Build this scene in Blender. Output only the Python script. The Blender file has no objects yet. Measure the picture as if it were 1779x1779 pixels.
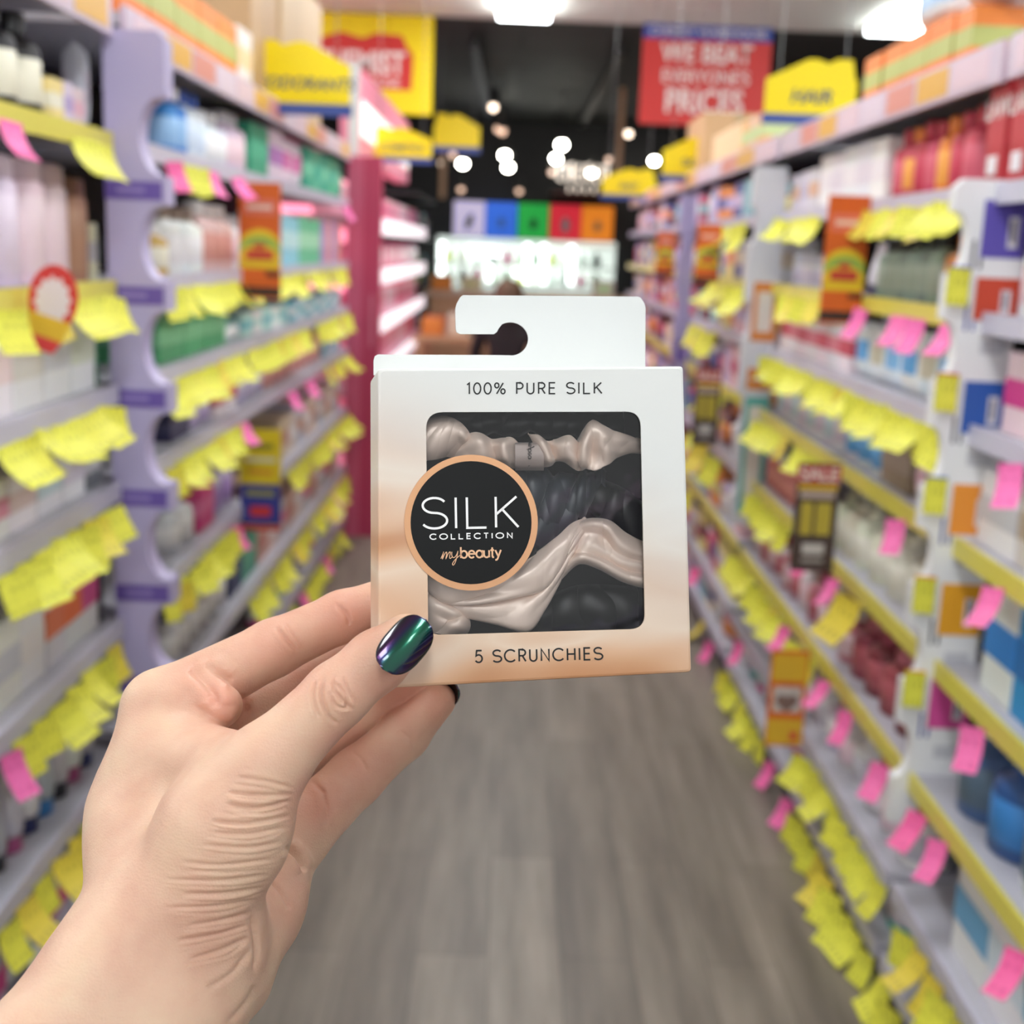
import bpy, bmesh, math, random
import numpy as np
from mathutils import Vector, Matrix
random.seed(7)
SC = bpy.context.scene
COL = SC.collection
PI = math.pi

# ------------------------------------------------------------------ camera
F_PX, CX = 2200.0, 889.5
EYE = np.array([0.0, 0.0, 1.45])
_roll = 0.04
_up = np.array([math.sin(_roll), -math.cos(_roll)]); _rt = np.array([math.cos(_roll), math.sin(_roll)])
_p = math.radians(11.7935); _h = math.radians(0.3354)
_Fh = np.array([math.sin(_h), math.cos(_h), 0]); R0 = np.array([math.cos(_h), -math.sin(_h), 0])
FW = _Fh * math.cos(_p) + np.array([0, 0, -math.sin(_p)])
U0 = _Fh * math.sin(_p) + np.array([0, 0, math.cos(_p)])
EX = R0 * _rt[0] + U0 * _up[0]          # picture right
EY = R0 * _rt[1] + U0 * _up[1]          # picture down
cam_d = bpy.data.cameras.new('camera')
cam = bpy.data.objects.new('camera', cam_d); COL.objects.link(cam)
M = Matrix.Identity(4)
for i in range(3):
    M[i][0] = EX[i]; M[i][1] = -EY[i]; M[i][2] = -FW[i]; M[i][3] = EYE[i]
cam.matrix_world = M
cam_d.sensor_width = 36; cam_d.sensor_height = 36; cam_d.sensor_fit = 'HORIZONTAL'
cam_d.lens = 36 * F_PX / 1779
cam_d.clip_start = 0.02; cam_d.clip_end = 200
cam_d.dof.use_dof = True
cam_d.dof.focus_distance = 0.388
cam_d.dof.aperture_fstop = 12.5
SC.camera = cam

# ------------------------------------------------------------------ light and exposure
W = bpy.data.worlds.new('world'); SC.world = W; W.use_nodes = True
W.node_tree.nodes['Background'].inputs[0].default_value = (0.97, 0.985, 1.0, 1)
W.node_tree.nodes['Background'].inputs[1].default_value = 0.68
SC.view_settings.view_transform = 'Standard'
SC.view_settings.look = 'None'
SC.view_settings.gamma = 1.0
SC.view_settings.use_curve_mapping = False
SC.view_settings.exposure = 0.06
LAMP = 16.0

# ------------------------------------------------------------------ helpers
def ray(px, py):
    return FW * F_PX + EX * (px - CX) + EY * (py - CX)
def at(px, py, d):                        # point seen at a pixel, d metres along the optical axis
    return EYE + ray(px, py) * (d / F_PX)
def on_x(px, py, x):
    r = ray(px, py); return EYE + r * (x / r[0])
def on_y(px, py, y):
    r = ray(px, py); return EYE + r * (y / r[1])
def on_z(px, py, z):
    r = ray(px, py); return EYE + r * ((z - EYE[2]) / r[2])
def proj(P):
    v = np.asarray(P, float) - EYE; z = v @ FW
    return (v @ EX) / z * F_PX + CX, (v @ EY) / z * F_PX + CX, z
def y_at(px, x, z):                       # distance down the aisle where the line (x, z) passes a picture column
    lo, hi = 0.9, 30.0
    s = 1 if proj((x, lo, z))[0] > px else -1
    for _ in range(50):
        m = (lo + hi) / 2
        if (proj((x, m, z))[0] - px) * s > 0: lo = m
        else: hi = m
    return lo

def lin(r, g, b):
    f = lambda c: (c / 255 / 12.92) if c / 255 <= 0.04045 else ((c / 255 + 0.055) / 1.055) ** 2.4
    return (f(r), f(g), f(b), 1)

def pbr(name, col=(.8, .8, .8, 1), rough=.5, metal=0, **kw):
    m = bpy.data.materials.new(name); m.use_nodes = True
    b = m.node_tree.nodes['Principled BSDF']
    b.inputs['Base Color'].default_value = col; b.inputs['Roughness'].default_value = rough; b.inputs['Metallic'].default_value = metal
    for k, v in kw.items():
        b.inputs[k.replace('_', ' ')].default_value = v
    return m
def bsdf(m): return m.node_tree.nodes['Principled BSDF']
def node(m, t, **kw):
    n = m.node_tree.nodes.new(t)
    for k, v in kw.items(): setattr(n, k, v)
    return n
def wire(m, a, b): m.node_tree.links.new(a, b)
def ramp(m, stops):
    n = node(m, 'ShaderNodeValToRGB'); e = n.color_ramp.elements
    while len(e) < len(stops): e.new(0.5)
    for i, (p, c) in enumerate(stops): e[i].position = p; e[i].color = c
    return n
def tinted(name, rough, spec=.5):         # takes its colour from the object's own colour
    m = pbr(name, rough=rough); n = node(m, 'ShaderNodeObjectInfo')
    wire(m, n.outputs['Color'], bsdf(m).inputs['Base Color'])
    bsdf(m).inputs['Specular IOR Level'].default_value = spec
    return m
def glow(name, col, s):
    m = pbr(name, col=(.9, .9, .9, 1), rough=.5)
    bsdf(m).inputs['Emission Color'].default_value = col; bsdf(m).inputs['Emission Strength'].default_value = s
    return m

def mesh_obj(name, vs, fs, mat, parent=None, smooth=False, color=None):
    me = bpy.data.meshes.new(name); me.from_pydata([tuple(map(float, v)) for v in vs], [], fs); me.update()
    return link(name, me, mat, parent, smooth, color)
def link(name, me, mat, parent=None, smooth=False, color=None):
    if mat is not None and not me.materials: me.materials.append(mat)
    if smooth: me.polygons.foreach_set('use_smooth', [True] * len(me.polygons))
    o = bpy.data.objects.new(name, me); COL.objects.link(o)
    if parent is not None: o.parent = parent
    if color is not None: o.color = color
    return o
def empty(name, loc=(0, 0, 0), rz=0):
    o = bpy.data.objects.new(name, None); COL.objects.link(o); o.location = loc; o.rotation_euler = (0, 0, rz)
    o.empty_display_size = .05
    return o
def tag(o, label, cat, group=None):
    o['label'] = label; o['category'] = cat
    if group: o['group'] = group
    return o
def struct(o): o['kind'] = 'structure'; return o

class MB:
    def __init__(s): s.v = []; s.f = []
    def add(s, vs, fs):
        b = len(s.v); s.v += [tuple(map(float, v)) for v in vs]; s.f += [tuple(i + b for i in f) for f in fs]; return s
    def box(s, x0, x1, y0, y1, z0, z1, bev=0):
        if bev <= 0:
            return s.add([(x0, y0, z0), (x1, y0, z0), (x1, y1, z0), (x0, y1, z0), (x0, y0, z1), (x1, y0, z1), (x1, y1, z1), (x0, y1, z1)],
                         [(3, 2, 1, 0), (4, 5, 6, 7), (0, 1, 5, 4), (1, 2, 6, 5), (2, 3, 7, 6), (3, 0, 4, 7)])
        bm = bmesh.new(); bmesh.ops.create_cube(bm, size=1)
        for v in bm.verts: v.co = ((x0 + x1) / 2 + v.co.x * (x1 - x0), (y0 + y1) / 2 + v.co.y * (y1 - y0), (z0 + z1) / 2 + v.co.z * (z1 - z0))
        bmesh.ops.bevel(bm, geom=bm.edges[:], offset=bev, segments=2, affect='EDGES', profile=.6)
        bm.verts.index_update()
        s.add([v.co[:] for v in bm.verts], [[v.index for v in f.verts] for f in bm.faces]); bm.free(); return s
    def lathe(s, prof, n=20, c=(0, 0, 0), sx=1, sy=1):
        vs = []; fs = []
        for r, z in prof:
            for k in range(n):
                a = 2 * PI * k / n; vs.append((c[0] + r * sx * math.cos(a), c[1] + r * sy * math.sin(a), c[2] + z))
        for i in range(len(prof) - 1):
            for k in range(n): fs.append((i * n + k, i * n + (k + 1) % n, (i + 1) * n + (k + 1) % n, (i + 1) * n + k))
        fs.append(tuple(range(n - 1, -1, -1))); fs.append(tuple((len(prof) - 1) * n + k for k in range(n)))
        return s.add(vs, fs)
    def tube(s, pts, rs, n=10):
        pts = [np.array(p, float) for p in pts]
        if np.isscalar(rs): rs = [rs] * len(pts)
        vs = []; fs = []; ref = None
        for i, p in enumerate(pts):
            t = pts[min(i + 1, len(pts) - 1)] - pts[max(i - 1, 0)]; t = t / np.linalg.norm(t)
            if ref is None: ref = np.array([0, 0, 1.]) if abs(t[2]) < .9 else np.array([1., 0, 0])
            a = np.cross(t, ref); a /= np.linalg.norm(a); b = np.cross(a, t); ref = b
            for k in range(n):
                w = 2 * PI * k / n; vs.append(p + rs[i] * (math.cos(w) * a + math.sin(w) * b))
        for i in range(len(pts) - 1):
            for k in range(n): fs.append((i * n + k, i * n + (k + 1) % n, (i + 1) * n + (k + 1) % n, (i + 1) * n + k))
        fs.append(tuple(range(n - 1, -1, -1))); fs.append(tuple((len(pts) - 1) * n + k for k in range(n)))
        return s.add(vs, fs)
    def prism(s, poly, axis, a0, a1):     # closed outline, extruded along an axis: 'y' -> outline is (x, z)
        n = len(poly)
        put = {'y': lambda p, a: (p[0], a, p[1]), 'x': lambda p, a: (a, p[0], p[1]), 'z': lambda p, a: (p[0], p[1], a)}[axis]
        vs = [put(p, a0) for p in poly] + [put(p, a1) for p in poly]
        fs = [tuple(range(n)), tuple(range(2 * n - 1, n - 1, -1))] + [(i, i + n, (i + 1) % n + n, (i + 1) % n) for i in range(n)]
        return s.add(vs, fs)
    def mesh(s, name):
        me = bpy.data.meshes.new(name); me.from_pydata(s.v, [], s.f)
        bm = bmesh.new(); bm.from_mesh(me); bmesh.ops.recalc_face_normals(bm, faces=bm.faces[:]); bm.to_mesh(me); bm.free()
        return me
    def build(s, name, mat, parent=None, smooth=False, color=None):
        return link(name, s.mesh(name), mat, parent, smooth, color)

def arc(cx, cy, rx, ry, a0, a1, n=14):
    return [(cx + rx * math.cos(math.radians(a0 + (a1 - a0) * i / n)), cy + ry * math.sin(math.radians(a0 + (a1 - a0) * i / n))) for i in range(n + 1)]
def ribbon(poly, w):                      # flat stroke of width w along a 2D path -> verts, quads
    P = [np.array(p, float) for p in poly]; out = []
    for i, p in enumerate(P):
        t1 = P[i] - P[i - 1] if i else P[1] - P[0]; t2 = P[i + 1] - P[i] if i < len(P) - 1 else t1
        t1 = t1 / (np.linalg.norm(t1) + 1e-9); t2 = t2 / (np.linalg.norm(t2) + 1e-9)
        n = np.array([-(t1 + t2)[1], (t1 + t2)[0]]); n /= (np.linalg.norm(n) + 1e-9)
        k = 1 / max(.5, n @ np.array([-t1[1], t1[0]]))
        out += [p + n * w / 2 * k, p - n * w / 2 * k]
    return out, [(2 * i, 2 * i + 1, 2 * i + 3, 2 * i + 2) for i in range(len(P) - 1)]
def text_mesh(body, size, bold=0.0, align='CENTER', shear=0, extrude=0.0):
    c = bpy.data.curves.new('t', 'FONT'); c.body = body; c.size = size; c.align_x = align; c.align_y = 'CENTER'; c.offset = bold; c.shear = shear; c.extrude = extrude
    o = bpy.data.objects.new('t', c); COL.objects.link(o)
    me = bpy.data.meshes.new_from_object(o.evaluated_get(bpy.context.evaluated_depsgraph_get()))
    bpy.data.objects.remove(o); bpy.data.curves.remove(c); return me

ORD = ('first second third fourth fifth sixth seventh eighth ninth tenth eleventh twelfth thirteenth fourteenth fifteenth sixteenth seventeenth eighteenth '
       'nineteenth twentieth twenty-first twenty-second twenty-third twenty-fourth twenty-fifth twenty-sixth twenty-seventh twenty-eighth twenty-ninth thirtieth '
       'thirty-first thirty-second thirty-third thirty-fourth thirty-fifth thirty-sixth thirty-seventh thirty-eighth thirty-ninth fortieth').split()
# ------------------------------------------------------------------ the room
def m_floor():
    m = pbr('vinyl_planks', rough=.42); tc = node(m, 'ShaderNodeTexCoord')
    mp = node(m, 'ShaderNodeMapping'); mp.inputs['Rotation'].default_value = (0, 0, PI / 2); wire(m, tc.outputs['Object'], mp.inputs[0])
    br = node(m, 'ShaderNodeTexBrick'); br.inputs['Scale'].default_value = 1; br.inputs['Brick Width'].default_value = 1.2; br.inputs['Row Height'].default_value = .152
    br.inputs['Mortar Size'].default_value = .0015; br.inputs['Color1'].default_value = lin(158, 147, 138); br.inputs['Color2'].default_value = lin(138, 128, 120); br.inputs['Mortar'].default_value = lin(112, 104, 98); br.offset = .37
    wire(m, mp.outputs[0], br.inputs['Vector'])
    mp2 = node(m, 'ShaderNodeMapping'); mp2.inputs['Scale'].default_value = (14, 1.3, 1); wire(m, tc.outputs['Object'], mp2.inputs[0])
    nz = node(m, 'ShaderNodeTexNoise'); nz.inputs['Scale'].default_value = 1.0; nz.inputs['Detail'].default_value = 5; nz.inputs['Roughness'].default_value = .6; wire(m, mp2.outputs[0], nz.inputs['Vector'])
    r = ramp(m, [(.3, lin(132, 124, 117)), (.5, lin(200, 196, 192)), (.72, lin(255, 250, 246))]); wire(m, nz.outputs['Fac'], r.inputs[0])
    mx = node(m, 'ShaderNodeMix', data_type='RGBA', blend_type='MULTIPLY'); mx.inputs[0].default_value = .75; wire(m, br.outputs['Color'], mx.inputs[6]); wire(m, r.outputs[0], mx.inputs[7]); wire(m, mx.outputs[2], bsdf(m).inputs['Base Color'])
    return m
struct(MB().box(-6, 6, -4, 17, -.05, 0).build('floor', m_floor()))
def m_ceil():
    m = pbr('ceiling_tiles', lin(232, 226, 220), .8); tc = node(m, 'ShaderNodeTexCoord')
    br = node(m, 'ShaderNodeTexBrick'); br.offset = 0; br.inputs['Scale'].default_value = 1; br.inputs['Brick Width'].default_value = 1.2; br.inputs['Row Height'].default_value = .6; br.inputs['Mortar Size'].default_value = .008
    br.inputs['Color1'].default_value = lin(236, 238, 226); br.inputs['Color2'].default_value = lin(238, 240, 229); br.inputs['Mortar'].default_value = lin(244, 240, 236); wire(m, tc.outputs['Object'], br.inputs['Vector']); wire(m, br.outputs['Color'], bsdf(m).inputs['Base Color'])
    return m
struct(MB().box(-6, 6, -4, 9.32, 3.0, 3.1).build('ceiling', m_ceil()))
m_dark = pbr('black_ceiling', lin(50, 50, 48), .7)
def dark_rows():
    tc = node(m_dark, 'ShaderNodeTexCoord'); br = node(m_dark, 'ShaderNodeTexBrick'); br.inputs['Scale'].default_value = 1; br.inputs['Brick Width'].default_value = 30; br.inputs['Row Height'].default_value = .9; br.inputs['Mortar Size'].default_value = .03
    br.inputs['Color1'].default_value = lin(52, 52, 50); br.inputs['Color2'].default_value = lin(44, 44, 42); br.inputs['Mortar'].default_value = lin(30, 30, 29); wire(m_dark, tc.outputs['Object'], br.inputs['Vector']); wire(m_dark, br.outputs['Color'], bsdf(m_dark).inputs['Base Color'])
dark_rows()
struct(MB().box(-6, 6, 9.32, 17, 3.02, 3.1).build('ceiling_rear', m_dark))
struct(MB().box(-6, 6, 16.9, 17, 0, 3.02).build('wall_rear', pbr('black_wall', lin(26, 26, 28), .6)))
struct(MB().box(-6.1, -6, 9.32, 17, 0, 3.1).build('wall_left', m_dark))
struct(MB().box(6, 6.1, 9.32, 17, 0, 3.1).build('wall_right', m_dark))
# ceiling lamps, a regular grid of panels
m_lamp = glow('lamp_diffuser', (.94, .985, 1.0, 1), LAMP); m_frame = pbr('white_metal', lin(235, 235, 233), .4)
lamp_spots = [(0.0, .34), (2.6, .58), (-2.6, .58)]
for i, (x, w) in enumerate(lamp_spots):
    for j, y in enumerate((8.42, 6.0, 3.6, 1.2, -1.2, -3.2)):
        o = MB().box(x - w / 2 - .02, x + w / 2 + .02, y - .62, y + .62, 2.985, 3.0).build('ceiling_light', m_frame)
        MB().box(x - w / 2, x + w / 2, y - .6, y + .6, 2.945, 2.9852).build('diffuser', m_lamp, o)  # dropped below the tiles, glowing sides added to brighten the ceiling
        tag(o, f'{"narrow" if i == 0 else "wide"} ceiling light panel, {ORD[j]} from the black ceiling, {("over the aisle", "over the white divider side", "over the lavender divider side")[i]}', 'ceiling light', 'ceiling light panels')

# ------------------------------------------------------------------ shelving
M_METAL = pbr('lavender_grey_steel', lin(186, 184, 195), .45); M_BACK = pbr('dark_back_panel', lin(62, 60, 64), .7); M_BASE = pbr('violet_kickboard', lin(70, 60, 105), .6)
M_RAIL = tinted('rail_plastic', .35)
YEL = lin(226, 214, 92); LAV = lin(202, 198, 216)
def unit(side, y0, y1, shelves, label, depth=.42, rails=None, top=None, name='shelving_unit', back=M_BACK, metal=M_METAL):
    """One run of shelving. side -1 stands left of the aisle. shelves: (front x, z of the board's top)."""
    r = empty(name, (side * (abs(shelves[0][0]) + depth / 2), (y0 + y1) / 2, 0)); tag(r, label, 'shelf', 'shelving along the aisle')
    ox, oy = r.location.x, r.location.y
    def bx(n, xa, xb, ya, yb, za, zb, m, par=r, color=None):
        a, b = sorted((side * xa, side * xb)); return MB().box(a - ox, b - ox, ya - oy, yb - oy, za, zb).build(n, m, par, color=color)
    xin = abs(shelves[0][0]) + depth; zt = max(z for _, z in shelves)
    bx('back_panel', xin, xin + .02, y0, y1, 0, zt + .02, back)
    for y in (y0, y1 - .02): bx('upright', xin - .03, xin - .001, y, y + .02, 0, zt + .02, metal)
    bx('kickboard', min(abs(x) for x, _ in shelves) + .02, xin - .04, y0, y1, 0, min(z for _, z in shelves) - .03, M_BASE)
    for i, (x, z) in enumerate(shelves):
        x = abs(x); s = bx('shelf', x, xin - .001, y0, y1, z - .024, z, metal)
        if i == 0 and top:
            k = bx('price_channel', x - .012, x, y0, y1, z - .06, z + .012, M_RAIL, s, lin(214, 196, 214)); k['label'] = 'wide pale strip of offers along the top shelf'
        else:
            c = (rails or {}).get(i, LAV); bx('price_channel', x - .008, x, y0, y1, z - .034, z + .004, M_RAIL, s, c)
    return r
LZ = [1.878, 1.635, 1.352, 1.143, .943, .652, .362, .12]
LX = [(-.80, z) for z in LZ]
RZ = [1.828, 1.592, 1.366, 1.163, .952, .712, .482, .252, .1]
RX = [(.85, RZ[0]), (.85, RZ[1]), (.85, RZ[2]), (.85, RZ[3]), (.845, RZ[4]), (.835, RZ[5]), (.81, RZ[6]), (.80, RZ[7]), (.79, RZ[8])]
BAYS = {
 'A': (-1, LX, 'before lavender divider'), 'B': (-1, LX, 'past lavender divider'),
 'N': (1, RX, 'before white divider'), 'C': (1, RX, 'past white divider'), 'D': (1, RX, 'past orange-teal divider'),
}
unit(-1, 1.25, 2.565, LX, 'tall shelving run of toiletries before the lavender divider', rails={1: YEL, 2: YEL}, top=True)
unit(-1, 2.655, 6.17, LX, 'long shelving run between the lavender divider and the pink divider', top=True)
unit(1, -1.7, 2.298, RX, 'shelving run of blue and white packs before the white divider', rails={4: YEL, 5: YEL, 6: YEL}, top=True)
unit(1, 2.333, 4.19, RX, 'shelving run between the white divider and the orange and teal divider', rails={2: YEL, 4: YEL, 5: YEL, 6: YEL}, top=True)
unit(1, 4.26, 9.6, RX, 'long far shelving run beyond the orange and teal divider', rails={2: YEL, 4: YEL, 6: YEL}, top=True)
# offers printed along the top channels: coloured slips slid into the strip
def slips(bay, y0, y1, n, xs, z, side):
    w = (y1 - y0) / n
    for i in range(n):
        c = [lin(228, 200, 214), lin(232, 178, 84), lin(226, 150, 140), lin(224, 206, 224)][i % 4]
        xa, xb = sorted((side * (abs(xs) - .0135), side * (abs(xs) - .0122)))
        o = MB().box(xa, xb, y0 + i * w + .01, y0 + (i + 1) * w - .015, z - .05, z + .004).build('offer_slip', M_RAIL, color=c)
        tag(o, f'{("pale pink", "amber", "salmon", "lilac")[i % 4]} offer slip, {ORD[i]} from the near end of the top strip {BAYS[bay][2]}', 'label', 'offer slips in the top strips')
slips('A', 1.3, 2.55, 6, .80, LZ[0], -1); slips('B', 2.7, 6.1, 14, .80, LZ[0], -1); slips('C', 2.38, 4.15, 8, .85, RZ[0], 1); slips('N', 1.2, 2.28, 5, .85, RZ[0], 1); slips('D', 4.3, 9.5, 14, .85, RZ[0], 1)
# ------------------------------------------------------------------ the boxed scrunchies
BW, BD = 0.098, 0.031
_rx, _ry, _rz = -0.005, -0.183, -0.020
def _rot():
    c, s = math.cos, math.sin
    X = np.array([[1, 0, 0], [0, c(_rx), -s(_rx)], [0, s(_rx), c(_rx)]]); Y = np.array([[c(_ry), 0, s(_ry)], [0, 1, 0], [-s(_ry), 0, c(_ry)]]); Z = np.array([[c(_rz), -s(_rz), 0], [s(_rz), c(_rz), 0], [0, 0, 1]])
    return Z @ Y @ X
_R = _rot(); CAMB = np.stack([EX, EY, FW], 1)
BOX_X = CAMB @ _R[:, 0]; BOX_DN = CAMB @ _R[:, 1]; BOX_IN = CAMB @ _R[:, 2]; BOX_UP = -BOX_DN
BOX_O = EYE + CAMB @ np.array([.0082, .0036, .393])
bm_ = Matrix.Identity(4)
for i in range(3):
    bm_[i][0] = BOX_X[i]; bm_[i][1] = BOX_IN[i]; bm_[i][2] = BOX_UP[i]; bm_[i][3] = BOX_O[i]
def bl(px, py, d=0.0):                    # where a sight line meets the box's plane d behind its front, in the box's own axes
    r = ray(px, py); t = ((BOX_O + BOX_IN * d - EYE) @ BOX_IN) / (r @ BOX_IN); P = EYE + r * t - BOX_O
    return np.array([P @ BOX_X, d, P @ BOX_UP])
def bl2(px, py): q = bl(px, py); return (q[0], q[2])
def box_world(q): return BOX_O + BOX_X * q[0] + BOX_IN * q[1] + BOX_UP * q[2]

def round_poly(pts, r, n=6):
    out = []; N = len(pts); r = [r] * N if np.isscalar(r) else r
    for i in range(N):
        p = np.array(pts[i], float); a = np.array(pts[i - 1], float) - p; b = np.array(pts[(i + 1) % N], float) - p
        a /= np.linalg.norm(a); b /= np.linalg.norm(b)
        if r[i] <= 0: out.append(tuple(p)); continue
        p0, p1 = p + a * r[i], p + b * r[i]
        for k in range(n + 1):
            t = k / n; out.append(tuple((1 - t) ** 2 * p0 + 2 * t * (1 - t) * p + t * t * p1))
    return out

box = empty('scrunchie_box'); box.matrix_world = bm_
tag(box, 'small cream and peach window box of satin scrunchies held up by the hand', 'box')

m_card = pbr('printed_card', rough=.38)
def make_card():
    m = m_card; tc = node(m, 'ShaderNodeTexCoord'); sp = node(m, 'ShaderNodeSeparateXYZ'); wire(m, tc.outputs['Object'], sp.inputs[0])
    mp = node(m, 'ShaderNodeMapping'); mp.inputs['Rotation'].default_value = (0, .95, 0); mp.inputs['Scale'].default_value = (11, 1, 34)
    wire(m, tc.outputs['Object'], mp.inputs[0])
    nz = node(m, 'ShaderNodeTexNoise'); nz.inputs['Scale'].default_value = 1.0; nz.inputs['Detail'].default_value = 1.2; nz.inputs['Distortion'].default_value = .6
    wire(m, mp.outputs[0], nz.inputs['Vector'])
    folds = ramp(m, [(.38, lin(196, 140, 98)), (.47, lin(220, 178, 144)), (.55, lin(230, 206, 184)), (.66, lin(214, 174, 142))])
    wire(m, nz.outputs['Fac'], folds.inputs[0])
    # the printed satin fades out upwards, sooner towards the hanging side
    ma = node(m, 'ShaderNodeMath', operation='MULTIPLY_ADD'); wire(m, sp.outputs['X'], ma.inputs[0]); ma.inputs[1].default_value = .42; wire(m, sp.outputs['Z'], ma.inputs[2])
    mr = node(m, 'ShaderNodeMapRange', interpolation_type='SMOOTHSTEP'); wire(m, ma.outputs[0], mr.inputs['Value'])
    mr.inputs['From Min'].default_value = .038; mr.inputs['From Max'].default_value = -.034
    mx = node(m, 'ShaderNodeMix', data_type='RGBA'); wire(m, mr.outputs[0], mx.inputs[0]); mx.inputs[6].default_value = lin(223, 224, 222); wire(m, folds.outputs[0], mx.inputs[7])
    wire(m, mx.outputs[2], bsdf(m).inputs['Base Color'])
make_card()
m_ink = pbr('black_ink', lin(24, 24, 26), .5)
m_inner = pbr('dark_inner_card', lin(14, 15, 16), .6)
m_rose = pbr('rose_gold_foil', lin(226, 172, 130), .34, .7)
m_blackcard = pbr('matt_black_card', lin(17, 18, 19), .5); bsdf(m_blackcard).inputs['Specular IOR Level'].default_value = .25
m_whiteink = pbr('white_ink', lin(244, 244, 244), .5)
m_peachink = pbr('rose_ink', lin(238, 190, 150), .45)

outer = [bl2(656.5, 640), bl2(1187.6, 636), bl2(1202, 1168), bl2(657, 1196.6)]
win = [bl2(740, 716), bl2(1113, 715), bl2(1121, 1092.5), bl2(744, 1103.5)]
px_m = .393 / F_PX
winr = round_poly(win, [30 * px_m, 27 * px_m, 27 * px_m, 22 * px_m], 8)
cen = np.mean(np.array(outer), 0)
def inset(poly, d): return [tuple(np.array(p) + np.sign(cen - np.array(p)) * d) for p in poly]
def carton():
    bm = bmesh.new()
    lp = [(inset(outer, .0009), 0), (inset(outer, .00028), .00025), (outer, .0009), (outer, BD)]
    rings = [[bm.verts.new((p[0], y, p[1])) for p in round_poly(q, .0012, 3)] for q, y in lp]
    for a, b in zip(rings, rings[1:]):
        for i in range(len(a)): bm.faces.new((a[i], a[(i + 1) % len(a)], b[(i + 1) % len(a)], b[i]))
    w = [bm.verts.new((p[0], 0, p[1])) for p in winr]; w2 = [bm.verts.new((p[0], .0006, p[1])) for p in winr]
    ed = []
    for r in (rings[0], w):
        for i in range(len(r)):
            v1, v2 = r[i], r[(i + 1) % len(r)]
            ed.append(bm.edges.get((v1, v2)) or bm.edges.new((v1, v2)))
    bmesh.ops.triangle_fill(bm, edges=ed, use_beauty=True, use_dissolve=False)
    for i in range(len(w)): bm.faces.new((w[i], w[(i + 1) % len(w)], w2[(i + 1) % len(w)], w2[i]))
    bm.faces.new(rings[-1])
    bmesh.ops.recalc_face_normals(bm, faces=bm.faces[:])
    me = bpy.data.meshes.new('carton'); bm.to_mesh(me); bm.free(); return me
link('carton', carton(), m_card, box)
# dark tray that lines the inside
i_ = inset(outer, .0007)
mb = MB(); x0, x1 = i_[0][0] + .0006, i_[1][0] - .0006; z1, z0 = i_[1][1] - .0004, i_[2][1] + .0006
mb.add([(x0, .002, z0), (x1, .002, z0), (x1, BD - .001, z0), (x0, BD - .001, z0), (x0, .002, z1), (x1, .002, z1), (x1, BD - .001, z1), (x0, BD - .001, z1)],
       [(0, 1, 2, 3), (4, 5, 6, 7), (1, 2, 6, 5), (3, 0, 4, 7), (2, 3, 7, 6)])
tr = mb.build('tray_lining', m_inner, box); tr['label'] = 'dark inner lining'
# hanging tab of the back panel
hole = [(885, 617.5)] + [(886.5 + 31 * math.cos(a), 589 + 29 * math.sin(a)) for a in np.linspace(1.45, -2.05, 22)] + [(866, 571), (863, 577), (858, 580.5)]
tab = [(649, 652), (649, 626), (651, 619), (656, 616), (857, 617)] + hole + [(799, 580.5), (793, 577), (791.5, 571), (791, 536), (793, 528), (799, 517), (804, 513), (1108, 515.5), (1113, 518), (1119, 527), (1121, 534), (1120.5, 640), (1120, 652)]
tb = [bl(px, py, BD) for px, py in tab]
mb = MB().prism([(q[0], q[2]) for q in tb], 'y', BD - .0003, BD + .0003)
tb_o = mb.build('hang_tab', pbr('white_card', lin(218, 220, 219), .45), box); tb_o['label'] = 'white hanging tab with a hook slot'
# window film
wf = MB().prism(round_poly(inset(win, -.003), .006, 6), 'y', .0009, .00105)
m_film = pbr('clear_film', (1, 1, 1, 1), .04, 0, Transmission_Weight=1.0, IOR=1.0, Alpha=1.0)
def make_film():
    nt = m_film.node_tree; out = nt.nodes['Material Output']; nt.nodes.remove(bsdf(m_film))
    t = nt.nodes.new('ShaderNodeBsdfTransparent'); g = nt.nodes.new('ShaderNodeBsdfGlossy'); g.inputs['Roughness'].default_value = .03
    fr = nt.nodes.new('ShaderNodeFresnel'); fr.inputs['IOR'].default_value = 1.45
    tcf = nt.nodes.new('ShaderNodeTexCoord'); nzf = nt.nodes.new('ShaderNodeTexNoise'); nzf.inputs['Scale'].default_value = 60; bp = nt.nodes.new('ShaderNodeBump'); bp.inputs['Strength'].default_value = .12; bp.inputs['Distance'].default_value = .002
    nt.links.new(tcf.outputs['Object'], nzf.inputs['Vector']); nt.links.new(nzf.outputs['Fac'], bp.inputs['Height']); nt.links.new(bp.outputs[0], g.inputs['Normal'])
    mx = nt.nodes.new('ShaderNodeMixShader'); nt.links.new(fr.outputs[0], mx.inputs[0]); nt.links.new(t.outputs[0], mx.inputs[1]); nt.links.new(g.outputs[0], mx.inputs[2]); nt.links.new(mx.outputs[0], out.inputs[0])
make_film()
wf.build('window_film', m_film, box)

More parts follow.
